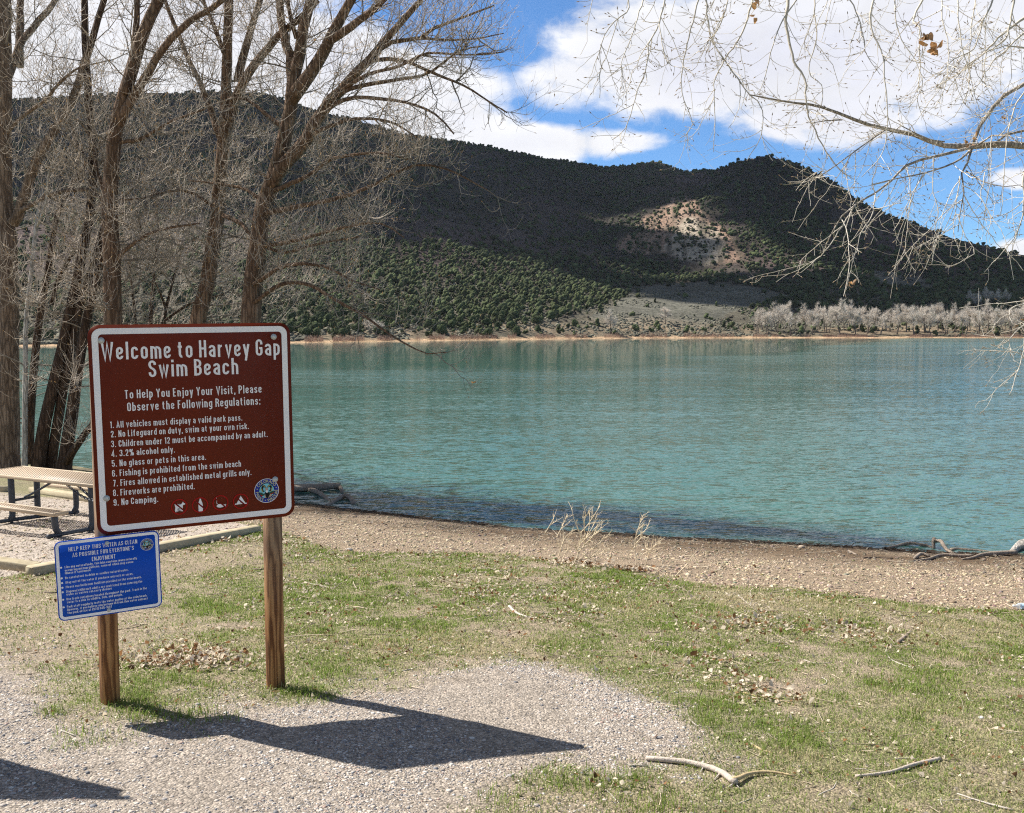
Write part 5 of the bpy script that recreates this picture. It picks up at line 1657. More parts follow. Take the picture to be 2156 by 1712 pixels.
    for z6, w0, w1 in hang:
        Yh = rng.uniform(6.3, 7.6)
        Q, Rr = pl(z6, w0, w1, Yh + .15, Yh - .15)
        Q, Rr = smooth_path(Q, Rr, .05)
        Q = Q + rng.normal(size=Q.shape) * .003
        V, F = tube(Q, Rr, 6)
        m.add(V, F, np.array(GT) * rng.uniform(.8, 1.1))
        HP.append(Q); HR.append(Rr)
    K0 = 14
    allp = [resamp(P, R, K0) for P, R in list(zip(HP, HR)) + limbs]
    SPp = np.array([a for a, b in allp]); SRr = np.array([b for a, b in allp])

    def put(l, n, c, v=.25):
        V, F = tubes(l[0], l[1], n)
        m.add(V, F, np.repeat(np.array(c) * rng.uniform(1 - v, 1 + v, (len(l[0]), 1)), l[0].shape[1] * n, 0))
    l1 = spawn(SPp, SRr, 300, (.18, .75), (.0022, .0038), .65, .75, -.15, .10, 9, .03, .12, 1.0, .5)
    # drooping: curl goes down for long ones
    l1b = spawn(SPp[len(HP):], SRr[len(HP):], 105, (.3, .8), (.0024, .0042), .55, .75, -.1, -.55, 10, .03, .25, 1.0, .5)
    put(l1, 4, GT); put(l1b, 4, GT)
    P1 = np.concatenate([l1[0], l1b[0][:, :9], SPp[:len(HP), :9], SPp[:len(HP), -9:]]); R1 = np.concatenate([l1[1], l1b[1][:, :9], SRr[:len(HP), :9], SRr[:len(HP), -9:]])
    l2 = spawn(P1, R1, 1450, (.06, .34), (.0014, .0022), .6, .75, -.05, .25, 6, .03, .1, 1.0, .35)
    put(l2, 3, np.array(GT) * 1.05)
    l3 = spawn(np.concatenate([l2[0], P1[:, :6], P1[:, 3:9]]), np.concatenate([l2[1], R1[:, :6], R1[:, 3:9]]), 3300, (.012, .07), (.0013, .0021), .6, .8, .1, .1, 3, .01, .05, 1.0, .2)
    put(l3, 3, np.array(GT) * .95)
    for l, nn in ((l2, 900), (l3, 1500)):
        idx = rng.choice(len(l[0]), nn, replace=False)
        e = l[0][idx, -1]
        d = norm(l[0][idx, -1] - l[0][idx, -2])
        V, F = tubes(np.stack([e, e + d * .008, e + d * .022], 1), np.repeat(np.array([[.0016, .0036, .0005]]), nn, 0), 4)
        m.add(V, F, np.array([.30, .22, .14]))
    m.build('crown', M_TWIG, root)
    # clusters of dead leaves still hanging
    for (cx, cy, n, s) in [(1690, 215, 7, .03), (1700, 255, 6, .028), (1597, 158, 2, .02), (790, 20, 3, .025), (780, 95, 2, .02), (1880, 725, 3, .018), (1895, 690, 2, .014), (1960, 665, 1, .014), (2060, 605, 2, .014), (1272, 1440, 4, .022), (2130, 1640, 2, .018)]:
        lf = MB()
        (px, py), = Z6([(cx, cy)])
        c0_ = at(px, py, 7.2)
        for q in range(n):
            a, b = norm(rng.normal(size=3)), norm(rng.normal(size=3))
            c_ = c0_ + rng.normal(size=3) * s * .8
            u = np.linspace(0, 1, 4)
            mid = c_ + a * s * 2.2 * u[:, None] + norm(np.cross(a, b)) * (s * .9 * np.sin(u * 2.6))[:, None]
            wd = (s * np.array([.1, .95, .8, .05]))[:, None]
            V = np.concatenate([mid - b * wd, mid + b * wd + norm(np.cross(a, b)) * wd * .5])
            F = np.array([[k, k + 1, k + 5, k + 4] for k in range(3)])
            lf.add(V, F, np.array([.42, .22, .08]) * rng.uniform(.5, 1.3) + rng.random() * np.array([.1, .1, .1]))
        lf.build('dead_leaf_cluster', M_LEAF, root)
    rng = old


GT = (.60, .54, .45)
M_GREYTWIG = bark_material('grey_limb_bark', (.30, .25, .20), (.56, .50, .43), 3.0)
M_LEAF = attr_mat('dry_leaf', .7, .35, .3)
right_tree()

# ------------------------------------------------------------------ grass
def scatter(dens_max, y0, y1, fn):
    """random ground points in view with acceptance fn(x, y) -> density per m2 (<= dens_max)"""
    outp = []
    strips = np.arange(y0, y1, .5)
    for a in strips:
        h = .57 * (a + .5) + .5
        n = int(2 * h * .5 * dens_max(a))
        x = rng.uniform(-h, h, n)
        y = rng.uniform(a, a + .5, n)
        k = rng.random(n) < fn(x, y) / dens_max(a)
        outp.append(np.stack([x[k], y[k]], -1))
    return np.concatenate(outp)


_zx, _zy = np.arange(-10, 10.01, .05), np.arange(2.5, 18.01, .05)
_zX, _zY = np.meshgrid(_zx, _zy, indexing='ij')
ZG, ZP, ZB, ZR = zones(_zX, _zY)
ZLEAF = sum(soft(_zX, _zY, q, .3, 4) for q in LEAFY).clip(0, 1)
ZSTRAW = sum(soft(_zX, _zY, q, .4, 4) for q in STRAW).clip(0, 1)
ZZ = gz(_zX, _zY)


def zl(A, x, y):
    i = np.clip(((x + 10) / .05), 0, len(_zx) - 1.01)
    j = np.clip(((y - 2.5) / .05), 0, len(_zy) - 1.01)
    a, b = i.astype(int), j.astype(int)
    u, v = i - a, j - b
    return (A[a, b] * (1 - u) + A[a + 1, b] * u) * (1 - v) + (A[a, b + 1] * (1 - u) + A[a + 1, b + 1] * u) * v


def gzf(x, y):
    i = zl(ZZ, x, y)
    return i + .022 * (fbm(x * 5, y * 5, 1.2, 3) - .5)


def gdens(x, y):
    r = zl(ZR, x, y)
    t_ = vnoise(x * 7, y * 7, 4.0)
    return (r ** 1.3) * (4200 + 5200 * t_ ** 2) * np.clip(7.0 / y, .35, 1.3)


gp = scatter(lambda a: 9500 * min(1.3, max(.35, 7.0 / a)), 3.3, 15.5, gdens)
# sparse tufts in the gravel edge and at the posts
tuft = []
for (px, py, n, s) in [(285, 1475, 200, .07), (310, 1488, 150, .09), (620, 1455, 200, .07), (640, 1462, 200, .10), (690, 1470, 90, .06), (110, 1502, 120, .045), (300, 1510, 160, .06), (380, 1512, 110, .06), (160, 1545, 70, .06), (230, 1555, 90, .07), (420, 1505, 120, .07), (480, 1512, 60, .05), (150, 1570, 50, .05),
                       (680, 1330, 160, .06), (1400, 1690, 160, .07), (1200, 1640, 120, .08), (1270, 1660, 120, .08), (1120, 1660, 80, .07), (1340, 1700, 180, .08), (1050, 1690, 90, .08)]:
    c = hit(px, py)[:2]
    tuft.append(c + rng.normal(size=(n, 2)) * s)
tuft = np.concatenate(tuft)
nb0 = len(gp)
gp = np.concatenate([gp, tuft])
n = len(gp)
ht = rng.uniform(.012, .032, n) * (1 + .8 * zl(ZR, gp[:, 0], gp[:, 1]) * (vnoise(gp[:, 0] * 3, gp[:, 1] * 3, 2.2) > .62))
ht[nb0:] = rng.uniform(.028, .07, n - nb0)
z = gzf(gp[:, 0], gp[:, 1]) - .003
ang = rng.uniform(0, 2 * math.pi, n)
ld = np.stack([np.cos(ang), np.sin(ang), np.zeros(n)], -1)
lean = rng.uniform(.15, 1.1, n)
wd = rng.uniform(.0011, .0024, n) * np.clip(gp[:, 1] / 5.5, 1, 2.2)
wv2 = np.stack([-np.sin(ang + rng.uniform(-.6, .6, n)), np.cos(ang), np.zeros(n)], -1) * wd[:, None]
b0 = np.stack([gp[:, 0], gp[:, 1], z], -1)
m1 = b0 + ld * (lean * ht * .28)[:, None] + np.array([0, 0, 1]) * (ht * .6)[:, None]
tp_ = b0 + ld * (lean * ht)[:, None] + np.array([0, 0, 1]) * (ht * (1.05 - .45 * lean))[:, None]
V = np.stack([b0 - wv2, b0 + wv2, m1 - wv2 * .8, m1 + wv2 * .8, tp_], 1).reshape(-1, 3)
bi = (np.arange(n) * 5)[:, None]
Fq = bi + np.array([[0, 1, 3, 2]])
Ft = bi + np.array([[2, 3, 4]])
straw = np.clip(.10 + .60 * zl(ZSTRAW, gp[:, 0], gp[:, 1]) + (fbm(gp[:, 0] * .8, gp[:, 1] * .8, 7.1, 3) - .5) * 1.5 + (fbm(gp[:, 0] * 4, gp[:, 1] * 4, 3.3, 2) - .5) * .9, .05, .9)
straw[nb0:] = .15
isS = rng.random(n) < straw
g1 = np.array([.178, .262, .052]) * rng.uniform(.6, 1.4, (n, 1)) + rng.uniform(0, .05, (n, 1)) * np.array([1, .7, .1])
s1 = np.array([.60, .51, .31]) * rng.uniform(.6, 1.2, (n, 1))
gc = np.where(isS[:, None], s1, g1)
M_GRASS = attr_mat('grass_blade', .7, .42, .25)
gr = obj('grass', V, [Fq, Ft], M_GRASS, None, np.repeat(gc, 5, 0))
tag(gr, 'short patchy green and straw-coloured lawn grass', 'grass', kind='stuff')

# fallen leaves
def leaf_mesh(pos, size, tilt_amp, col):
    n = len(pos)
    ax = rng.uniform(0, 2 * math.pi, n)
    a = np.stack([np.cos(ax), np.sin(ax), rng.normal(size=n) * tilt_amp], -1)
    a = norm(a)
    up = norm(np.stack([rng.normal(size=n) * tilt_amp, rng.normal(size=n) * tilt_amp, np.ones(n)], -1))
    b = norm(np.cross(up, a))
    up = np.cross(a, b)
    fold = rng.uniform(.2, 1.3, n)[:, None] * np.where(rng.random(n) < .5, 1, -.4)[:, None]
    curl = rng.uniform(-.2, .9, n)[:, None]
    L = size[:, None]
    u = [0, .30, .62, 1.0]
    wdt = [0.0, .46, .38, 0.0]
    mid = [pos + a * L * q + up * L * curl * q * q for q in u]
    l1 = mid[1] + b * L * wdt[1] + up * L * fold * wdt[1]
    r1 = mid[1] - b * L * wdt[1] + up * L * fold * wdt[1]
    l2 = mid[2] + b * L * wdt[2] + up * L * fold * wdt[2]
    r2 = mid[2] - b * L * wdt[2] + up * L * fold * wdt[2]
    V = np.stack([mid[0], l1, mid[1], r1, l2, mid[2], r2, mid[3]], 1)
    V[:, :, 2] += (.004 + np.maximum(0, (pos[:, None, 2] - V[:, :, 2]).max(1, keepdims=True)) * .8)
    F3 = np.array([[0, 2, 1], [0, 3, 2], [4, 5, 7], [5, 6, 7]])
    F4 = np.array([[1, 2, 5, 4], [2, 3, 6, 5]])
    o = (np.arange(n) * 8)[:, None, None]
    return V.reshape(-1, 3), [(F4[None] + o).reshape(-1, 4), (F3[None] + o).reshape(-1, 3)], np.repeat(col, 8, 0)


def ldens(x, y):
    lf = zl(ZLEAF, x, y)
    cl_ = np.clip(fbm(x * 2.5, y * 2.5, 6.1, 3) * 3 - 1.0, .1, 1.5)
    d = zl(ZR, x, y) * 210 * cl_ + lf * 150 * cl_ + zl(ZB, x, y) * 3 + zl(ZG, x, y) * .8
    return np.minimum(d, 420)


lp = scatter(lambda a: 420, 3.4, 15.6, ldens)
pile = np.concatenate([hit(px, py)[:2] + rng.normal(size=(n_, 2)) * np.array([sx_, sy_]) for px, py, n_, sx_, sy_ in
                       [(390, 1385, 330, .22, .16), (340, 1400, 160, .16, .12), (430, 1400, 120, .15, .12), (1215, 1188, 130, .18, .10), (1330, 1203, 90, .22, .06), (1560, 1440, 90, .16, .14), (1620, 1470, 60, .14, .08),
                        (1500, 1390, 40, .12, .10), (1700, 1325, 160, .55, .22), (1560, 1320, 100, .3, .2), (480, 1140, 110, .5, .10), (1300, 1660, 30, .2, .1)]])
npile = len(pile)
lp = np.concatenate([lp, pile])
n = len(lp)
size = rng.uniform(.012, .027, n) * np.clip(.55 + lp[:, 1] / 14, .8, 1.5) * (1 + .5 * (rng.random(n) < .08))
size[-len(pile):] *= 1.35
lc = np.array([.64, .55, .43]) * rng.uniform(.65, 1.35, (n, 1))
br = rng.random(n) < .36
lc = np.where(br[:, None], np.array([.24, .125, .055]) * rng.uniform(.5, 1.4, (n, 1)), lc)
zz = gzf(lp[:, 0], lp[:, 1]) + rng.uniform(0, .012, n)
zz[-npile:] += np.abs(rng.normal(size=npile)) * .022
V, F, C = leaf_mesh(np.stack([lp[:, 0], lp[:, 1], zz], -1), size, .45, np.clip(lc, 0, .85))
tag(obj('leaf_litter', V, F, M_LEAF, None, C), 'curled pale and brown dead leaves scattered over the grass', 'fallen leaves', kind='stuff')

# straw bits / small twig litter
def tdens(x, y):
    return zl(ZR, x, y) * 48 + zl(ZB, x, y) * 22 + zl(ZP, x, y) * 6 + zl(ZLEAF, x, y) * 40 + zl(ZG, x, y) * 2


q = scatter(lambda a: 100, 3.4, 15.8, tdens)
n = len(q)
ang = rng.uniform(0, 6.28, n)
L = rng.uniform(.03, .16, n) * (1 + (rng.random(n) < .08) * 1.5)
b0 = np.stack([q[:, 0], q[:, 1], gzf(q[:, 0], q[:, 1]) + .006], -1)
d = np.stack([np.cos(ang), np.sin(ang), rng.uniform(-.02, .12, n)], -1)
bend = np.stack([-np.sin(ang), np.cos(ang), np.zeros(n)], -1) * rng.normal(size=(n, 1)) * .22
s = np.linspace(0, 1, 4)[None, :, None]
P = b0[:, None] + L[:, None, None] * (d[:, None] * s + bend[:, None] * s * s)
V, F = tubes(P, np.repeat(rng.uniform(.0012, .0030, n)[:, None], 4, 1) * np.clip(q[:, 1:2] / 6, 1, 2), 3)
cc = np.array([.46, .38, .28]) * rng.uniform(.4, 1.3, (n, 1))
tag(obj('twig_litter', V, F, M_TWIG, None, np.repeat(cc, 12, 0)), 'broken straw and tiny twigs strewn over the ground', 'twig litter', kind='stuff')

# ------------------------------------------------------------------ gravel stones
M_STONE = attr_mat('gravel_stone', .75, 0, .35, .18, 90)


def stones(name, label, pts, rad, cols, sub, sink=.35):
    n = len(pts)
    mb = MB()
    for k in range(4):
        sel = np.arange(k, n, 4)
        V, F = blob(sub, .14, seed=80 + k)
        V[:, 2] *= .62
        V = V + np.array([0, 0, .30 - sink])
        sc = rad[sel, None] * rng.uniform(.7, 1.3, (len(sel), 3))
        z = gzf(pts[sel, 0], pts[sel, 1])
        mb.add(*inst(V, F, np.stack([pts[sel, 0], pts[sel, 1], z], -1), sc, rng.uniform(0, 6.28, len(sel)), cols[sel], .05))
    return tag(mb.build(name, M_STONE), label, 'gravel', kind='stuff')


def stone_cols(n):
    pal = np.array([[.52, .46, .40], [.60, .56, .51], [.42, .37, .33], [.20, .20, .21], [.40, .29, .24], [.64, .60, .54], [.30, .28, .27], [.48, .40, .32], [.13, .135, .15]])
    return pal[rng.choice(len(pal), n, p=[.19, .14, .16, .13, .07, .06, .12, .07, .06])] * rng.uniform(.8, 1.2, (n, 1))


def sdens(x, y):
    g = zl(ZG, x, y)
    cl_ = np.clip(fbm(x * 1.3, y * 1.3, 5.7, 4) * 4.4 - 1.4, .10, 1.2)
    return np.minimum(g * 8500 * cl_ + zl(DIRTG, x, y) * 1500 * cl_, 9500)


DIRTG = soft(_zX, _zY, DIRT1, .5) * (1 - ZG) * (1 - ZP) * np.clip((8.5 - _zY) / 2.5, 0, 1) + soft(_zX, _zY, DIRT2, .3) * (1 - ZG) * .4
sp1 = scatter(lambda a: 9500, 3.3, 8.2, sdens)
r_ = np.clip(rng.lognormal(math.log(.0036), .50, len(sp1)), .0020, .015)
stones('gravel', 'rounded grey, pink and buff gravel stones around the signs', sp1, r_, stone_cols(len(sp1)), 1)


def bdens(x, y):
    cl_ = np.clip(fbm(x * 1.1, y * 2.2, 3.7, 4) * 3 - .8, .1, 1.2)
    return np.minimum((zl(ZB, x, y) * 800 + zl(ZP, x, y) * 420) * cl_, 900)


sp2 = scatter(lambda a: 900, 8.0, 18.4, bdens)
sp2 = sp2[sp2[:, 1] < shore_y(sp2[:, 0]) + .15]
r_ = np.clip(rng.lognormal(math.log(.0092), .5, len(sp2)), .004, .034)
cb_ = np.array([.42, .335, .235]) * rng.uniform(.4, 1.5, (len(sp2), 1)) + rng.normal(size=(len(sp2), 3)) * .02
dsh_ = sp2[:, 1] - shore_y(sp2[:, 0])
cb_ = np.where((dsh_ > -.3)[:, None], cb_ * .38, cb_)
dk_ = np.clip(fbm(sp2[:, 0] * .7, sp2[:, 1] * 2.2, 2.2, 4) * 3.2 - .6, 0, 1) * np.clip((dsh_ + 2.3) / 1.3, 0, 1)
cb_ = cb_ * (1 - .62 * dk_[:, None])
stones('beach_pebbles', 'tan pebbles on the sandy beach strip', sp2, r_, np.clip(cb_, .02, .8), 1)
# dark wrack line of debris at the water's edge
n = 3000
x = rng.uniform(-6, 9.5, n)
y = shore_y(x) - .16 + rng.normal(size=n) * .06 + .10 * (fbm(x * 1.2, x * 0, 3.1, 3) - .5)
k = fbm(x * 1.6, x * 0 + 3, 7.7, 3) > .40
x, y = x[k], y[k]
n = len(x)
ang = rng.normal(size=n) * .6 - .12
b0 = np.stack([x, y, gz(x, y) + rng.uniform(.003, .03, n)], -1)
d = np.stack([np.cos(ang), np.sin(ang), rng.normal(size=n) * .12], -1)
P = b0[:, None] + (rng.uniform(.02, .13, n)[:, None] * np.linspace(0, 1, 3)[None])[..., None] * d[:, None]
V, F = tubes(P, np.repeat(rng.uniform(.002, .006, n)[:, None], 3, 1), 3)
tag(obj('wrack_line', V, F, M_TWIG, None, np.repeat(np.array([.07, .048, .033]) * rng.uniform(.5, 1.5, (n, 1)), 9, 0)), 'dark line of wet debris along the near waterline', 'debris', kind='stuff')

# ------------------------------------------------------------------ fallen branches and twigs, each its own thing
Z8 = lambda pts: [(1052.7 + x * .51172, 1105.4 + y * .51172) for x, y in pts]
Z7 = lambda pts: [(x * .5127, 1105.4 + y * .5127) for x, y in pts]
M_STICKPALE = simple_mat('pale_dry_stick', (.50, .45, .39), .8, .3, 60, 0, .4)
M_STICKDK = simple_mat('dark_stick', (.13, .095, .07), .85, .3, 60, 0, .4)
M_STICKTAN = simple_mat('tan_stick', (.50, .38, .21), .8, .25, 50, 0, .4)


def lying(pts, w0, w1, lift=0.5, Rmin=0):
    P = hit([a for a, b in pts], [b for a, b in pts])
    R = np.linspace(w0, w1, len(pts)) / 2 * P[:, 1] / 2000
    P[:, 2] += R * lift
    return smooth_path(P, R, .03)


def stick(pts, w0, w1, label, mat=None, name='fallen_twig', cat='twig', group=None, forks=(), n=7, lump=.12):
    P, R = lying(pts, w0, w1)
    P = P + rng.normal(size=P.shape) * R[:, None] * .12
    mb = MB()
    mb.add(*tube(P, R, n, lump, True, rng.uniform(0, 99)))
    for f, a, b in forks:
        Q, S = lying(f, a, b)
        mb.add(*tube(Q, S, n, lump, True, rng.uniform(0, 99)))
    return tag(mb.build(name, mat or M_STICKPALE, None, True), label, cat, group)


# the big bleached branch with its side shoot
P, R = lying(Z8([(600, 968), (640, 972), (700, 978), (760, 985), (810, 996), (870, 1012), (920, 1036), (950, 1060), (968, 1072)]), 10, 15, 1.0)
root = thing('fallen_branch', 'thick bleached driftwood branch lying on the gravel edge with a thin side shoot', 'branch', tuple(P[0]))
V, F = tube(P, R, 14, .16, True, 4.0, .06)
obj('stem', V, F, M_BLEACH, root, smooth=True)
P, R = lying(Z8([(955, 1066), (985, 1058), (1005, 1046), (1040, 1036), (1090, 1030), (1150, 1034), (1215, 1046)]), 11, 4, 1.0)
P[:, 2] += .012
V, F = tube(P, R, 9, .14, True, 9.0)
obj('side_shoot', V, F, M_STICKTAN, root, smooth=True)
m = MB()
for a, b in (((905, 1030), (880, 1052)), ((960, 1060), (985, 1085)), ((975, 1058), (955, 1030)), ((840, 1000), (825, 1018)), ((970, 1065), (940, 1080))):
    m.add(*tube(*lying(Z8([a, b]), 5, 1.5, 1.6), 5))
m.build('splinters', M_STICKPALE, root)
P, R = lying(Z8([(1463, 1040), (1510, 1036), (1560, 1030), (1610, 1022), (1650, 1010), (1690, 996), (1730, 986), (1810, 968)]), 7, 8, 1.0)
root = thing('fallen_branch', 'straight peeling pale branch lying on the grass at lower right', 'branch', tuple(P[0]))
V, F = tube(P, R, 12, .14, True, 7.0, .05)
obj('stem', V, F, M_BLEACH, root, smooth=True)
m = MB()
for x, y in ((1700, 985), (1740, 978), (1665, 1003), (1770, 968)):
    m.add(*tube(*lying(Z8([(x, y), (x + 12, y - 14)]), 4, 1.5, 2.2), 5))
m.build('bark_flakes', M_STICKTAN, root)
stick(Z8([(38, 338), (60, 358), (80, 370), (110, 380), (142, 386)]), 6, 4, 'pale curved stick lying in the middle of the lawn', n=8)
stick(Z8([(1638, 488), (1655, 472), (1690, 444)]), 9, 7, 'short thick grey stick on the right-hand lawn', M_DRIFT, n=9)
stick(Z8([(1585, 512), (1595, 538), (1612, 556), (1650, 574), (1692, 588)]), 2.2, 3, 'thin bent grey twig below the short thick stick', forks=[(Z8([(1612, 556), (1590, 566)]), 2, 1)])
stick(Z8([(980, 290), (1005, 312), (1030, 332), (1065, 362)]), 2.5, 1.5, 'forked pale twig on the straw patch near the beach edge', forks=[(Z8([(1030, 330), (1036, 300), (1030, 280)]), 2, 1.2)])
stick(Z8([(1308, 1115), (1340, 1098), (1370, 1084), (1386, 1055)]), 3.2, 2, 'pale hooked twig near the bottom between the two large branches')
stick(Z8([(1438, 1092), (1450, 1106), (1492, 1118)]), 2.4, 1.6, 'small bent twig just below the peeling branch')
stick(Z8([(1452, 1003), (1500, 1006), (1562, 1016)]), 2.8, 2, 'thin straight twig just above the peeling branch')
stick(Z8([(1628, 962), (1680, 960), (1726, 964)]), 2.5, 1.8, 'slender twig at the tip of the peeling branch')
stick(Z8([(1798, 1132), (1830, 1136), (1880, 1132), (1952, 1130)]), 3.2, 2.2, 'white twig with a short spur in the bottom right grass', forks=[(Z8([(1810, 1134), (1820, 1156)]), 3, 2)])
stick(Z8([(1880, 1106), (1960, 1134), (2010, 1148), (2060, 1164), (2112, 1176)]), 3, 6, 'long pale stick thickening to the right in the bottom right corner', n=8)
stick(Z8([(938, 1166), (1000, 1140), (1042, 1124)]), 2.8, 2, 'thin twig at the bottom centre below the bleached branch')
stick(Z8([(774, 795), (795, 815), (820, 830), (862, 834), (905, 828)]), 2.6, 1.6, 'bent twig crossing the right tip of the gravel')
stick(Z8([(528, 990), (570, 990), (612, 994)]), 3, 3.4, 'short pale twig touching the left end of the bleached branch')
stick(Z8([(1040, 910), (1080, 930), (1122, 942)]), 6, 5, 'flat piece of pale bark above the bleached branch', M_STICKTAN)
stick(Z8([(748, 640), (800, 642), (862, 666)]), 2.6, 1.8, 'twig at the left of the leafy bare patch on the lawn')
stick(Z8([(880, 640), (920, 644), (972, 652)]), 2.8, 2.0, 'twig along the top of the leafy bare patch on the lawn', M_STICKTAN)
stick(Z8([(1000, 690), (1060, 706), (1130, 716), (1220, 742)]), 2.8, 2.0, 'long straw-coloured stalk lying through the leafy bare patch', M_STICKTAN)
stick(Z8([(1330, 856), (1400, 856), (1444, 862)]), 2.4, 1.6, 'twig in the grass above the peeling branch')
stick(Z8([(1314, 662), (1338, 656), (1344, 640), (1324, 628)]), 2.6, 1.6, 'small hooked white twig at the middle right of the lawn')
stick(Z8([(1250, 556), (1300, 570), (1366, 566)]), 2, 1.4, 'faint curved twig above the hooked white twig')
stick(Z8([(436, 1090), (470, 1124), (502, 1158)]), 3, 1.8, 'diagonal twig in the sparse grass at bottom centre')
stick(Z8([(1918, 690), (1930, 722), (1966, 726)]), 2.4, 1.6, 'small angled twig near the right edge of the lawn')
stick(Z8([(2050, 864), (2100, 856), (2150, 854)]), 2.6, 2, 'twig lying at the right edge of the picture above the corner')
stick(Z8([(78, 1000), (150, 1004), (202, 984)]), 2.4, 1.8, 'curved twig on the gravel below the sign shadow tip')
stick(Z8([(440, 762), (468, 772), (504, 786)]), 2.2, 1.6, 'dark twig lying on the pale gravel', M_STICKDK)
stick(Z7([(1040, 181), (1062, 186), (1086, 181)]), 4.5, 3.5, 'short dark stick just left of the right post', M_STICKDK)
stick(Z7([(185, 279), (210, 282), (240, 278)]), 5, 4, 'dark stick emerging left of the blue sign', M_STICKDK)
stick(Z7([(250, 846), (280, 855), (312, 868)]), 3.6, 2.6, 'whitish twig on the gravel near the left post')
stick(Z7([(486, 431), (540, 424), (606, 408)]), 2.4, 1.8, 'long thin dark twig in front of the leaf pile', M_STICKDK)
stick(Z7([(1290, 515), (1320, 514), (1362, 521)]), 2.4, 2, 'thin pale twig right of the right post')
stick(Z7([(700, 281), (722, 272), (736, 258)]), 2.6, 2, 'small pale twig right of the blue sign')
stick(Z7([(1650, 601), (1690, 592), (1722, 580)]), 2.4, 1.8, 'twig on the grass just above the gravel edge')
stick(Z7([(980, 730), (990, 748), (1002, 770)]), 3, 2, 'short pale twig at the gravel edge between the posts')
stick(Z7([(1240, 240), (1300, 246), (1370, 262)]), 2.4, 1.6, 'thin pale twig lying left of the lawn middle', forks=[(Z7([(1300, 246), (1330, 236)]), 2, 1.2)])

# ------------------------------------------------------------------ driftwood, roots, rock, bottle at the shore
def drift(path, w0, w1, lift):
    """path: (px, py, height above the ground in photo pixels)"""
    P = hit([a[0] for a in path], [a[1] + a[2] for a in path])
    up = np.array([a[2] for a in path]) * P[:, 1] / 2000
    P[:, 2] = np.maximum(P[:, 2], WATER_Z - .05) + up
    R = np.interp(np.linspace(0, 1, len(path)), np.linspace(0, 1, len(w0)), w0) / 2 * P[:, 1] / 2000 if not np.isscalar(w0) else np.linspace(w0, w1, len(path)) / 2 * P[:, 1] / 2000
    R = R * 1.4
    P[:, 2] += R * lift
    return smooth_path(P, R, .06)


ZA = lambda pts: [(605.3 + x * .08545, 1000.1 + y * .08545, h) for x, y, h in pts]
ZD = lambda pts: [(1763.3 + x * .18214, 1115.9 + y * .18214, h) for x, y, h in pts]
p0 = hit(690, 1062)
root = thing('driftwood_log', 'gnarled driftwood log with bent roots at the waterline beside the welcome sign', 'driftwood', tuple(p0))
for pts, a, b in ((ZA([(-300, 440, 4), (200, 460, 7), (500, 465, 9), (800, 480, 9), (1150, 475, 9), (1290, 500, 7)]), 12, 9), (ZA([(1200, 470, 9), (1310, 520, 6), (1350, 600, 3)]), 9, 5), (ZA([(560, 490, 8), (780, 560, 6), (950, 650, 3), (1070, 720, 1)]), 8, 5),
                  (ZA([(930, 800, 0), (1050, 760, 1), (1200, 680, 5), (1400, 615, 8), (1540, 650, 7), (1620, 740, 3), (1630, 800, 0)]), 6, 8), (ZA([(1600, 770, 0), (1800, 745, 1), (2000, 722, 1), (2200, 728, 0)]), 5, 3)):
    V, F = tube(*drift(pts, a, b, .6), 11, .2, True, rng.uniform(0, 50), .05)
    obj('root_limb', V, F, M_DRIFT, root, smooth=True)
p0 = hit(1975, 1165)
root = thing('driftwood_root', 'twisted driftwood roots arching up at the right-hand waterline', 'driftwood', tuple(p0))
for pts, a, b in ((ZD([(600, 215, 0), (700, 190, 3), (840, 158, 8), (950, 176, 7), (1040, 196, 4), (1110, 232, 0)]), 4, 5), (ZD([(1112, 235, 0), (1106, 180, 9), (1104, 140, 16), (1112, 112, 20)]), 5, 6), (ZD([(1104, 140, 17), (1185, 136, 18), (1215, 175, 14), (1260, 240, 6), (1350, 288, 0)]), 6, 5),
                  (ZD([(1310, 245, 1), (1380, 232, 2), (1500, 240, 2), (1650, 250, 1), (1830, 268, 0)]), 6, 3)):
    V, F = tube(*drift(pts, a, b, .6), 10, .2, True, rng.uniform(0, 50), .05)
    obj('root_limb', V, F, M_DRIFT, root, smooth=True)
p0 = hit(2130, 1160)
root = thing('driftwood_stump', 'bleached stump at the right edge with long roots running left along the beach', 'driftwood', tuple(p0))
for pts, a, b in ((ZD([(820, 372, 0), (930, 355, 0), (1060, 340, 1), (1180, 300, 2), (1260, 296, 3), (1400, 312, 1), (1560, 318, 0)]), 2, 7), (ZD([(890, 340, 0), (960, 285, 5), (1000, 290, 4), (1060, 318, 1)]), 5, 5), (ZD([(1440, 345, 0), (1560, 330, 1), (1660, 300, 3), (1780, 288, 3), (1900, 285, 2), (2060, 282, 1)]), 3, 9)):
    V, F = tube(*drift(pts, a, b, .6), 10, .2, True, rng.uniform(0, 50), .06)
    obj('root_limb', V, F, M_DRIFT, root, smooth=True)
P = hit([2125, 2137, 2156, 2180, 2215], [1168, 1164, 1160, 1162, 1166])
P[:, 2] += np.array([.0, .06, .09, .1, .05])
V, F = tube(*smooth_path(P, np.array([.02, .05, .09, .11, .1]), .03), 18, .3, True, 5.0, .12)
obj('stump', V, F, M_PALE, root, smooth=True)
stick(ZD([(1, 1, 0)]) and [(1763.3 + x * .18214, 1115.9 + y * .18214) for x, y in ((300, 325), (400, 322), (480, 320), (560, 326), (640, 330))], 3, 2.4, 'dark weathered driftwood stick lying on the right-hand beach', M_STICKDK, 'driftwood_stick', 'driftwood')
stick([(1763.3 + x * .18214, 1115.9 + y * .18214) for x, y in ((125, 250), (160, 262), (222, 290))], 5, 4, 'short pale driftwood block near the right-hand waterline', M_DRIFT, 'driftwood_stick', 'driftwood')
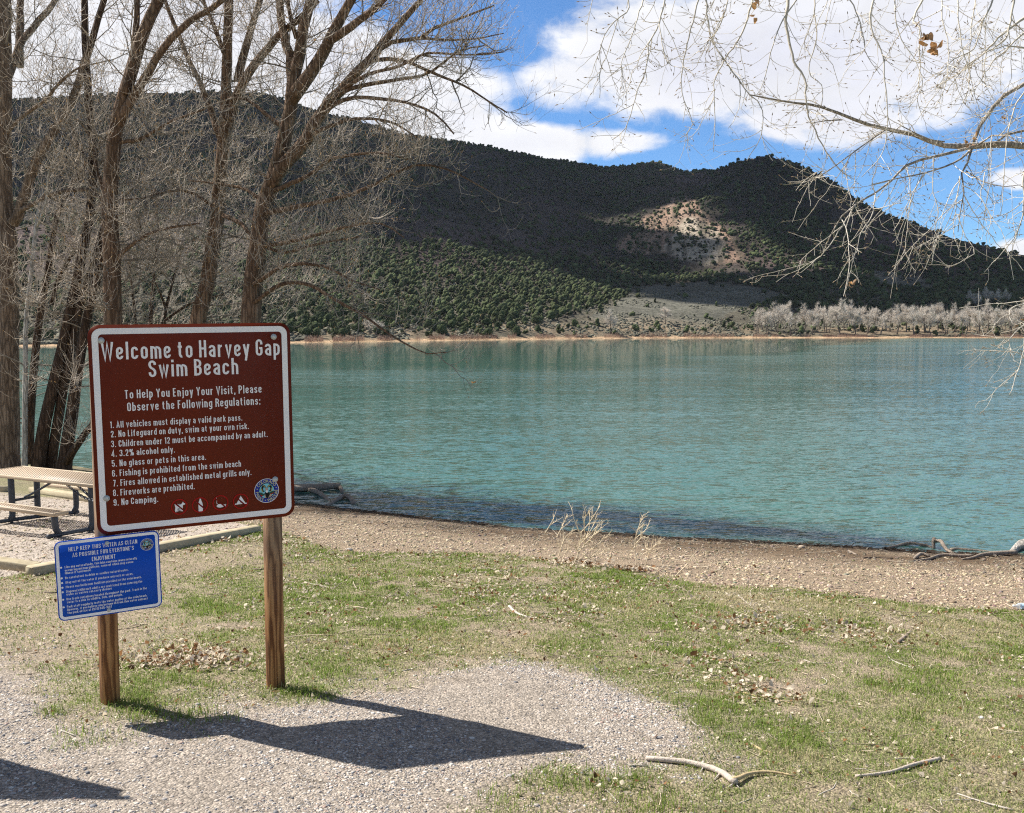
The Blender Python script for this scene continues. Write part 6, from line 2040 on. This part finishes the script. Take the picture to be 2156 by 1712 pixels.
stick([(1763.3 + x * .18214, 1115.9 + y * .18214) for x, y in ((305, 208), (340, 190), (380, 182), (440, 186), (490, 198))], 1.8, 1.2, 'thin arched twig at the water edge left of the twisted roots', M_STICKDK, 'driftwood_stick', 'driftwood')


def rock(px, py, w, label, col):
    c = hit(px, py)
    r = w / 2 * c[1] / 2000
    V, F = blob(3, .0, seed=3)
    V = V * (1 + .35 * (fbm(V[:, 0] * 1.6 + px, V[:, 1] * 1.6, V[:, 2] * 1.6, 3)[:, None] - .5)) * np.array([r, r * .8, r * .62]) + c + np.array([0, 0, r * .3])
    tag(obj('rock', V, F, simple_mat('stone', col, .85, .25, 30, 0, .5), None, None, True), label, 'rock')


rock(736, 1160, 14, 'grey rounded rock on the bare soil behind the right post', (.36, .33, .30))
rock(1688, 1154, 14, 'low tan rock on the beach near the water', (.40, .32, .24))
rock(1500, 1207, 12, 'small brown rock on the beach strip', (.24, .15, .10))
rock(2066, 1513, 12, 'white stone in the grass near the right edge', (.70, .67, .62))

# plastic bottle lying at the right edge
c = hit(2146, 1282)
ax = norm(np.array([1.0, -.22, .03]))
prof = [(0, .0), (.0, .012), (.016, .012), (.018, .0105), (.030, .012), (.055, .030), (.075, .032), (.078, .0315), (.15, .0315), (.153, .032), (.20, .031), (.206, .026), (.206, 0)]
bt = thing('plastic_bottle', 'clear plastic bottle with pale blue label lying at the right edge', 'bottle', tuple(c))
s0 = c + np.array([-.07, 0, .033])


def lathe(prof, n=20):
    A = norm(np.cross(ax, [0, 0, 1])); B = np.cross(ax, A)
    th = np.arange(n) / n * 2 * math.pi
    V = np.concatenate([s0 + ax * x + r * (np.cos(th)[:, None] * A + np.sin(th)[:, None] * B) for x, r in prof])
    K = len(prof)
    i = np.arange(n)
    return V, np.concatenate([np.stack([k * n + i, k * n + (i + 1) % n, k * n + n + (i + 1) % n, k * n + n + i], -1) for k in range(K - 1)])


mg, t, out = new_mat('clear_plastic')
fr = t.n('ShaderNodeLayerWeight', {'Blend': .35}).outputs['Facing']
tr = t.n('ShaderNodeBsdfTransparent', {'Color': (.93, .96, .98)})
gl = t.n('ShaderNodeBsdfPrincipled', {'Base Color': (.75, .82, .88), 'Roughness': .12})
mx = t.n('ShaderNodeMixShader', {0: t.math('ADD', t.math('MULTIPLY', fr, .55), .25, clamp=True), 1: tr.outputs[0], 2: gl.outputs[0]})
t.set(out.inputs[0], mx)
V, F = lathe([(x, max(r, .0005)) for x, r in prof[3:]]); obj('bottle_body', V, F, mg, bt, None, True)
V, F = lathe([(x, max(r, .0005)) for x, r in prof[:4]]); obj('cap', V, F, simple_mat('white_cap', (.8, .82, .84), .4, .02), bt, None, True)
V, F = lathe([(.082, .0325), (.145, .0325)]); obj('paper_label', V, F, simple_mat('pale_blue_label', (.45, .62, .80), .5, .12, 60), bt, None, True)

# ------------------------------------------------------------------ dry weeds at the beach edge
ZW = lambda p: (1131.7 + p[0] * .1709, 1026.4 + p[1] * .1709)
M_WEED = simple_mat('dry_weed_stem', (.74, .61, .42), .8, .2, 40)


def weed(label, base, stems, minor=26, seed=1):
    global rng
    old, rng = rng, np.random.default_rng(seed)
    px, py = ZW(base)
    b = hit(px, py)
    root = thing('dry_weed', label, 'weed', tuple(b), 'dry weeds at the beach edge')
    m = MB()
    Ps, Rs = [], []
    for st in stems:
        pts = [ZW(q) for q in st]
        Y = b[1] + rng.normal() * .05
        P = at([p[0] for p in pts], [p[1] for p in pts], Y + np.linspace(0, rng.normal() * .15, len(pts)))
        P, R = smooth_path(P, np.linspace(.0062, .0032, len(pts)), .03)
        m.add(*tube(P, R, 5))
        a, r = resamp(P, R, 10)
        Ps.append(a); Rs.append(r)
    l = spawn(np.array(Ps), np.array(Rs), minor, (.08, .28), (.0030, .0045), .75, .55, .2, .05, 5, .02, .25, 1.0, .5)
    m.add(*tubes(l[0], l[1], 4))
    l2 = spawn(l[0], l[1], minor * 2, (.03, .10), (.0022, .0032), .7, .6, .1, .05, 3, .02, .2, 1.0, .4)
    m.add(*tubes(l2[0], l2[1], 3))
    m.build('stems', M_WEED, root)
    rng = old


weed('largest branching dry straw-coloured weed at the beach edge, left of the centre', (470, 970),
     [[(430, 972), (490, 850), (500, 780), (520, 690), (535, 610), (480, 470), (440, 350), (425, 270)], [(500, 800), (465, 710), (432, 640)], [(530, 560), (620, 460), (700, 340), (770, 230)], [(520, 700), (590, 630), (660, 520), (720, 410)],
      [(588, 630), (575, 480), (590, 370), (640, 300)], [(540, 640), (640, 620), (720, 560), (790, 490)], [(545, 955), (640, 870), (740, 830), (830, 780)], [(500, 800), (600, 690), (680, 600), (740, 500)], [(560, 860), (640, 780), (760, 690), (830, 590)],
      [(590, 640), (660, 560), (740, 470), (800, 400)], [(470, 960), (500, 900), (560, 850), (620, 790)]], 60, 31)
weed('upright single-stemmed dry weed right of the largest dry weed', (1215, 990), [[(1216, 990), (1210, 860), (1200, 720), (1215, 590), (1260, 450), (1302, 345)], [(1214, 622), (1290, 560), (1350, 505)], [(1205, 705), (1280, 622), (1332, 605)], [(1240, 520), (1300, 470), (1350, 450)], [(1200, 730), (1170, 770), (1150, 800)]], 26, 32)
weed('leaning dry weed bent to the right near the beach edge', (1345, 960), [[(1335, 960), (1350, 890), (1410, 760), (1480, 690)], [(1290, 830), (1400, 760), (1520, 680)], [(1400, 770), (1340, 750), (1330, 690)]], 22, 33)
weed('low broken dry stalks right of the leaning dry weed', (1690, 1095), [[(1340, 970), (1450, 1000), (1600, 1105)], [(1590, 1035), (1640, 1070), (1690, 1095)], [(1690, 1100), (1800, 990), (1870, 910), (1905, 830)]], 4, 34)
weed('wispy dry grass stalks left of the largest dry weed', (240, 880), [[(245, 880), (300, 720), (310, 640)], [(230, 620), (300, 490), (370, 330)], [(90, 570), (150, 470), (200, 380)], [(250, 870), (330, 640), (400, 560)], [(300, 900), (350, 800), (420, 660)]], 40, 35)

# long bent dry grass in the leaf pile
n = 70
c = np.concatenate([hit(px, py)[:2] + rng.normal(size=(n // 5, 2)) * .14 for px, py in ((340, 1400), (380, 1380), (430, 1390), (280, 1420), (250, 1440))])
n = len(c)
b0 = np.stack([c[:, 0], c[:, 1], gz(c[:, 0], c[:, 1])], -1)
ang = rng.uniform(0, 6.28, n)
d = np.stack([np.cos(ang) * .7, np.sin(ang) * .7, np.ones(n) * .75], -1)
s = np.linspace(0, 1, 7)[None, :, None]
P = b0[:, None] + rng.uniform(.14, .34, n)[:, None, None] * (d[:, None] * s + np.array([0, 0, -.62]) * s * s)
V, F = tubes(P, np.repeat(np.linspace(.0018, .0008, 7)[None], n, 0), 3)
tag(obj('dry_grass', V, F, M_WEED), 'long bent straw stalks over the leaf pile between the posts', 'dry grass', kind='stuff')

# ------------------------------------------------------------------ landscape timbers round the picnic pad
tw, t, out = new_mat('weathered_timber')
pos = t.n('ShaderNodeNewGeometry').outputs['Position']
nn = t.noise(t.mapping(pos, (6, 6, 30)), 1.5, 6, .65, .6)
c_ = t.mix(t.ramp(nn, [(.3, 0), (.7, 1)]), (.36, .30, .19), (.56, .48, .33))
c_ = t.mix(t.ramp(t.noise(pos, 3, 5, .6), [(.55, 0), (.75, .6)]), c_, (.25, .21, .16))
p = t.n('ShaderNodeBsdfPrincipled', {'Base Color': c_, 'Roughness': .9, 'Specular IOR Level': .2})
t.set(out.inputs[0], p)


def timber(a, b, label, h=.10, w=.15, side=1):
    A, B = hit(*a), hit(*b)
    e = norm(B - A)
    s_ = norm(np.cross([0, 0, 1.0], e)) * side
    upv = np.cross(e, s_) * (1 if side > 0 else -1)
    L = np.linalg.norm(B - A)
    V, F = box_frame(A - upv * .05, s_ * side if False else s_, upv, e, (w, h + .05, L), .014)
    V = V + rng.normal(size=V.shape) * .004
    tag(obj('landscape_timber', V, F, tw), label, 'timber edging')


timber((70, 1213), (551, 1121), 'long weathered timber edging the picnic pad between the blue sign and right post')
timber((-330, 1150), (64, 1207), 'weathered timber edging the front of the picnic pad at the left edge')
timber((60, 1037), (300, 1072), 'weathered timber at the back of the picnic pad under the table')
timber((-260, 1012), (8, 1036), 'weathered timber at the back left of the pad, at the left edge')

# ------------------------------------------------------------------ picnic table
O = np.array([-8.04, 15.5, 0.0])
pa, pn = np.array([.887, -.462, 0]), np.array([.462, .887, 0])
gt = -.79
mt, t, out = new_mat('tan_coated_steel_mesh')
pos = t.n('ShaderNodeTexCoord').outputs['Object']
sep = t.n('ShaderNodeSeparateXYZ', {0: t.mapping(pos, (1, 1, 1), rot=(0, 0, math.atan2(.462, .887) + math.pi / 4))})
hx = t.math('ABSOLUTE', t.math('SINE', t.math('MULTIPLY', sep.outputs[0], math.pi / .036)))
hy = t.math('ABSOLUTE', t.math('SINE', t.math('MULTIPLY', sep.outputs[1], math.pi / .036)))
hole = t.math('GREATER_THAN', t.math('MULTIPLY', hx, hy), .50)
p = t.n('ShaderNodeBsdfPrincipled', {'Base Color': (.50, .385, .275), 'Roughness': .55, 'Specular IOR Level': .4})
tr = t.n('ShaderNodeBsdfTransparent')
mx = t.n('ShaderNodeMixShader', {0: hole, 1: p.outputs[0], 2: tr.outputs[0]})
t.set(out.inputs[0], mx)
M_RIM = simple_mat('tan_plastic_coating', (.50, .38, .25), .55, .12, 15)
M_LEG = simple_mat('dark_blue_grey_frame', (.045, .052, .065), .5, .2, 25)
tb = thing('picnic_table', 'tan perforated metal picnic table with dark frame behind the signs', 'picnic table', (O[0] + .9, O[1] - 1.0, gt))
W3 = lambda a, n_, z: O + pa * a + pn * n_ + np.array([0, 0, z])


def slab(name, a0, a1, n0, n1, z, th=.052, rim=.03):
    m = MB()
    V, F = box_frame(W3(a0 + rim, n0 + rim, z - .010), pa, pn, np.array([0, 0, 1.0]), (a1 - a0 - 2 * rim, n1 - n0 - 2 * rim, .003))
    top = obj(name, V, F, mt, tb)
    zz_ = np.array([0, 0, 1.0])
    for (x, y, lx, ly) in ((a0, n0, a1 - a0, rim), (a0, n1 - rim, a1 - a0, rim), (a0, n0 + rim, rim, n1 - n0 - 2 * rim), (a1 - rim, n0 + rim, rim, n1 - n0 - 2 * rim)):
        m.add(*box_frame(W3(x, y, z - th), pa, pn, zz_, (lx, ly, th), .007))
    m.build('rim', M_RIM, top)


slab('tabletop', 0, 3.05, -.80, 0, 0.0)
slab('bench_seat', -.02, 2.62, -1.42, -1.17, gt + .47)
slab('bench_seat', .02, 2.75, .34, .59, gt + .45)


def pipe(name, pts, r, n=10):
    P, R = smooth_path(pts, [r] * len(pts), .06)
    V, F = tube(P, R, n)
    return obj(name, V, F, M_LEG, tb, None, True)


for a in (.66, 2.48):
    zg0 = [float(gz(*W3(a, q, 0)[:2])) for q in (-1.3, -.6, .45)]
    pipe('base_tube', [W3(a, -1.42, zg0[0] + .04), W3(a, -.5, zg0[1] + .05), W3(a, .5, zg0[2] + .04)], .03)
    for q in (-.68, -.24):
        pipe('table_leg', [W3(a, q + .05 * (1 if q > -.4 else -1), zg0[1] + .03), W3(a, q, zg0[1] + .12), W3(a, q, -.045)], .047)
    pipe('bench_leg', [W3(a - .02, -1.20, zg0[0] + .03), W3(a, -1.28, zg0[0] + .12), W3(a, -1.30, gt + .42)], .045)
    pipe('bench_leg', [W3(a, .40, zg0[2] + .03), W3(a, .46, zg0[2] + .12), W3(a, .46, gt + .40)], .045)
    pipe('cross_bar', [W3(a, -.66, -.42), W3(a, -.26, -.42)], .022)
    pipe('brace', [W3(a, -.46, -.40), W3(a + .25 * (1 if a < 1 else -1), -.46, -.30), W3(a + .75 * (1 if a < 1 else -1), -.42, -.055)], .018)
# a bench leg at the visible right end of the front bench
zg1 = float(gz(*W3(2.45, -1.3, 0)[:2]))
# locking chain under the table
ch = MB()
A_, B_ = at(142, 1021, 13.9), at(206, 1056, 13.5)
nl = 17
for i in range(nl):
    f0 = i / nl
    c_ = A_ + (B_ - A_) * f0 + np.array([0, 0, -.05 * math.sin(f0 * math.pi)])
    d_ = norm(B_ - A_)
    s_ = norm(np.cross(d_, [0, 0, 1.0])) if i % 2 else np.cross(norm(np.cross(d_, [0, 0, 1.0])), d_)
    th = np.linspace(0, 2 * math.pi, 13)
    P = c_ + np.outer(np.cos(th), d_) * .034 + np.outer(np.sin(th), s_) * .018
    ch.add(*tube(P, np.full(13, .007), 5, cap=False))
tag(ch.build('chain', M_LEG, None, True), 'dark steel chain hanging under the picnic table top', 'chain')

# ------------------------------------------------------------------ thin air haze
hz_v = [(x, y, z) for z in (-9.5, 420) for (x, y) in ((-1700, -230), (1900, -230), (1900, 2450), (-1700, 2450))]
ham, t, out = new_mat('haze')
pv = t.n('ShaderNodeVolumePrincipled', {'Color': (.80, .87, 1.0), 'Density': .000032, 'Anisotropy': .2})
t.set(out.inputs['Volume'], pv)
tag(obj('haze', hz_v, [[(0, 3, 2, 1), (4, 5, 6, 7), (0, 1, 5, 4), (1, 2, 6, 5), (2, 3, 7, 6), (3, 0, 4, 7)]], ham), 'faint blue haze over the lake and hills', 'haze', kind='stuff')
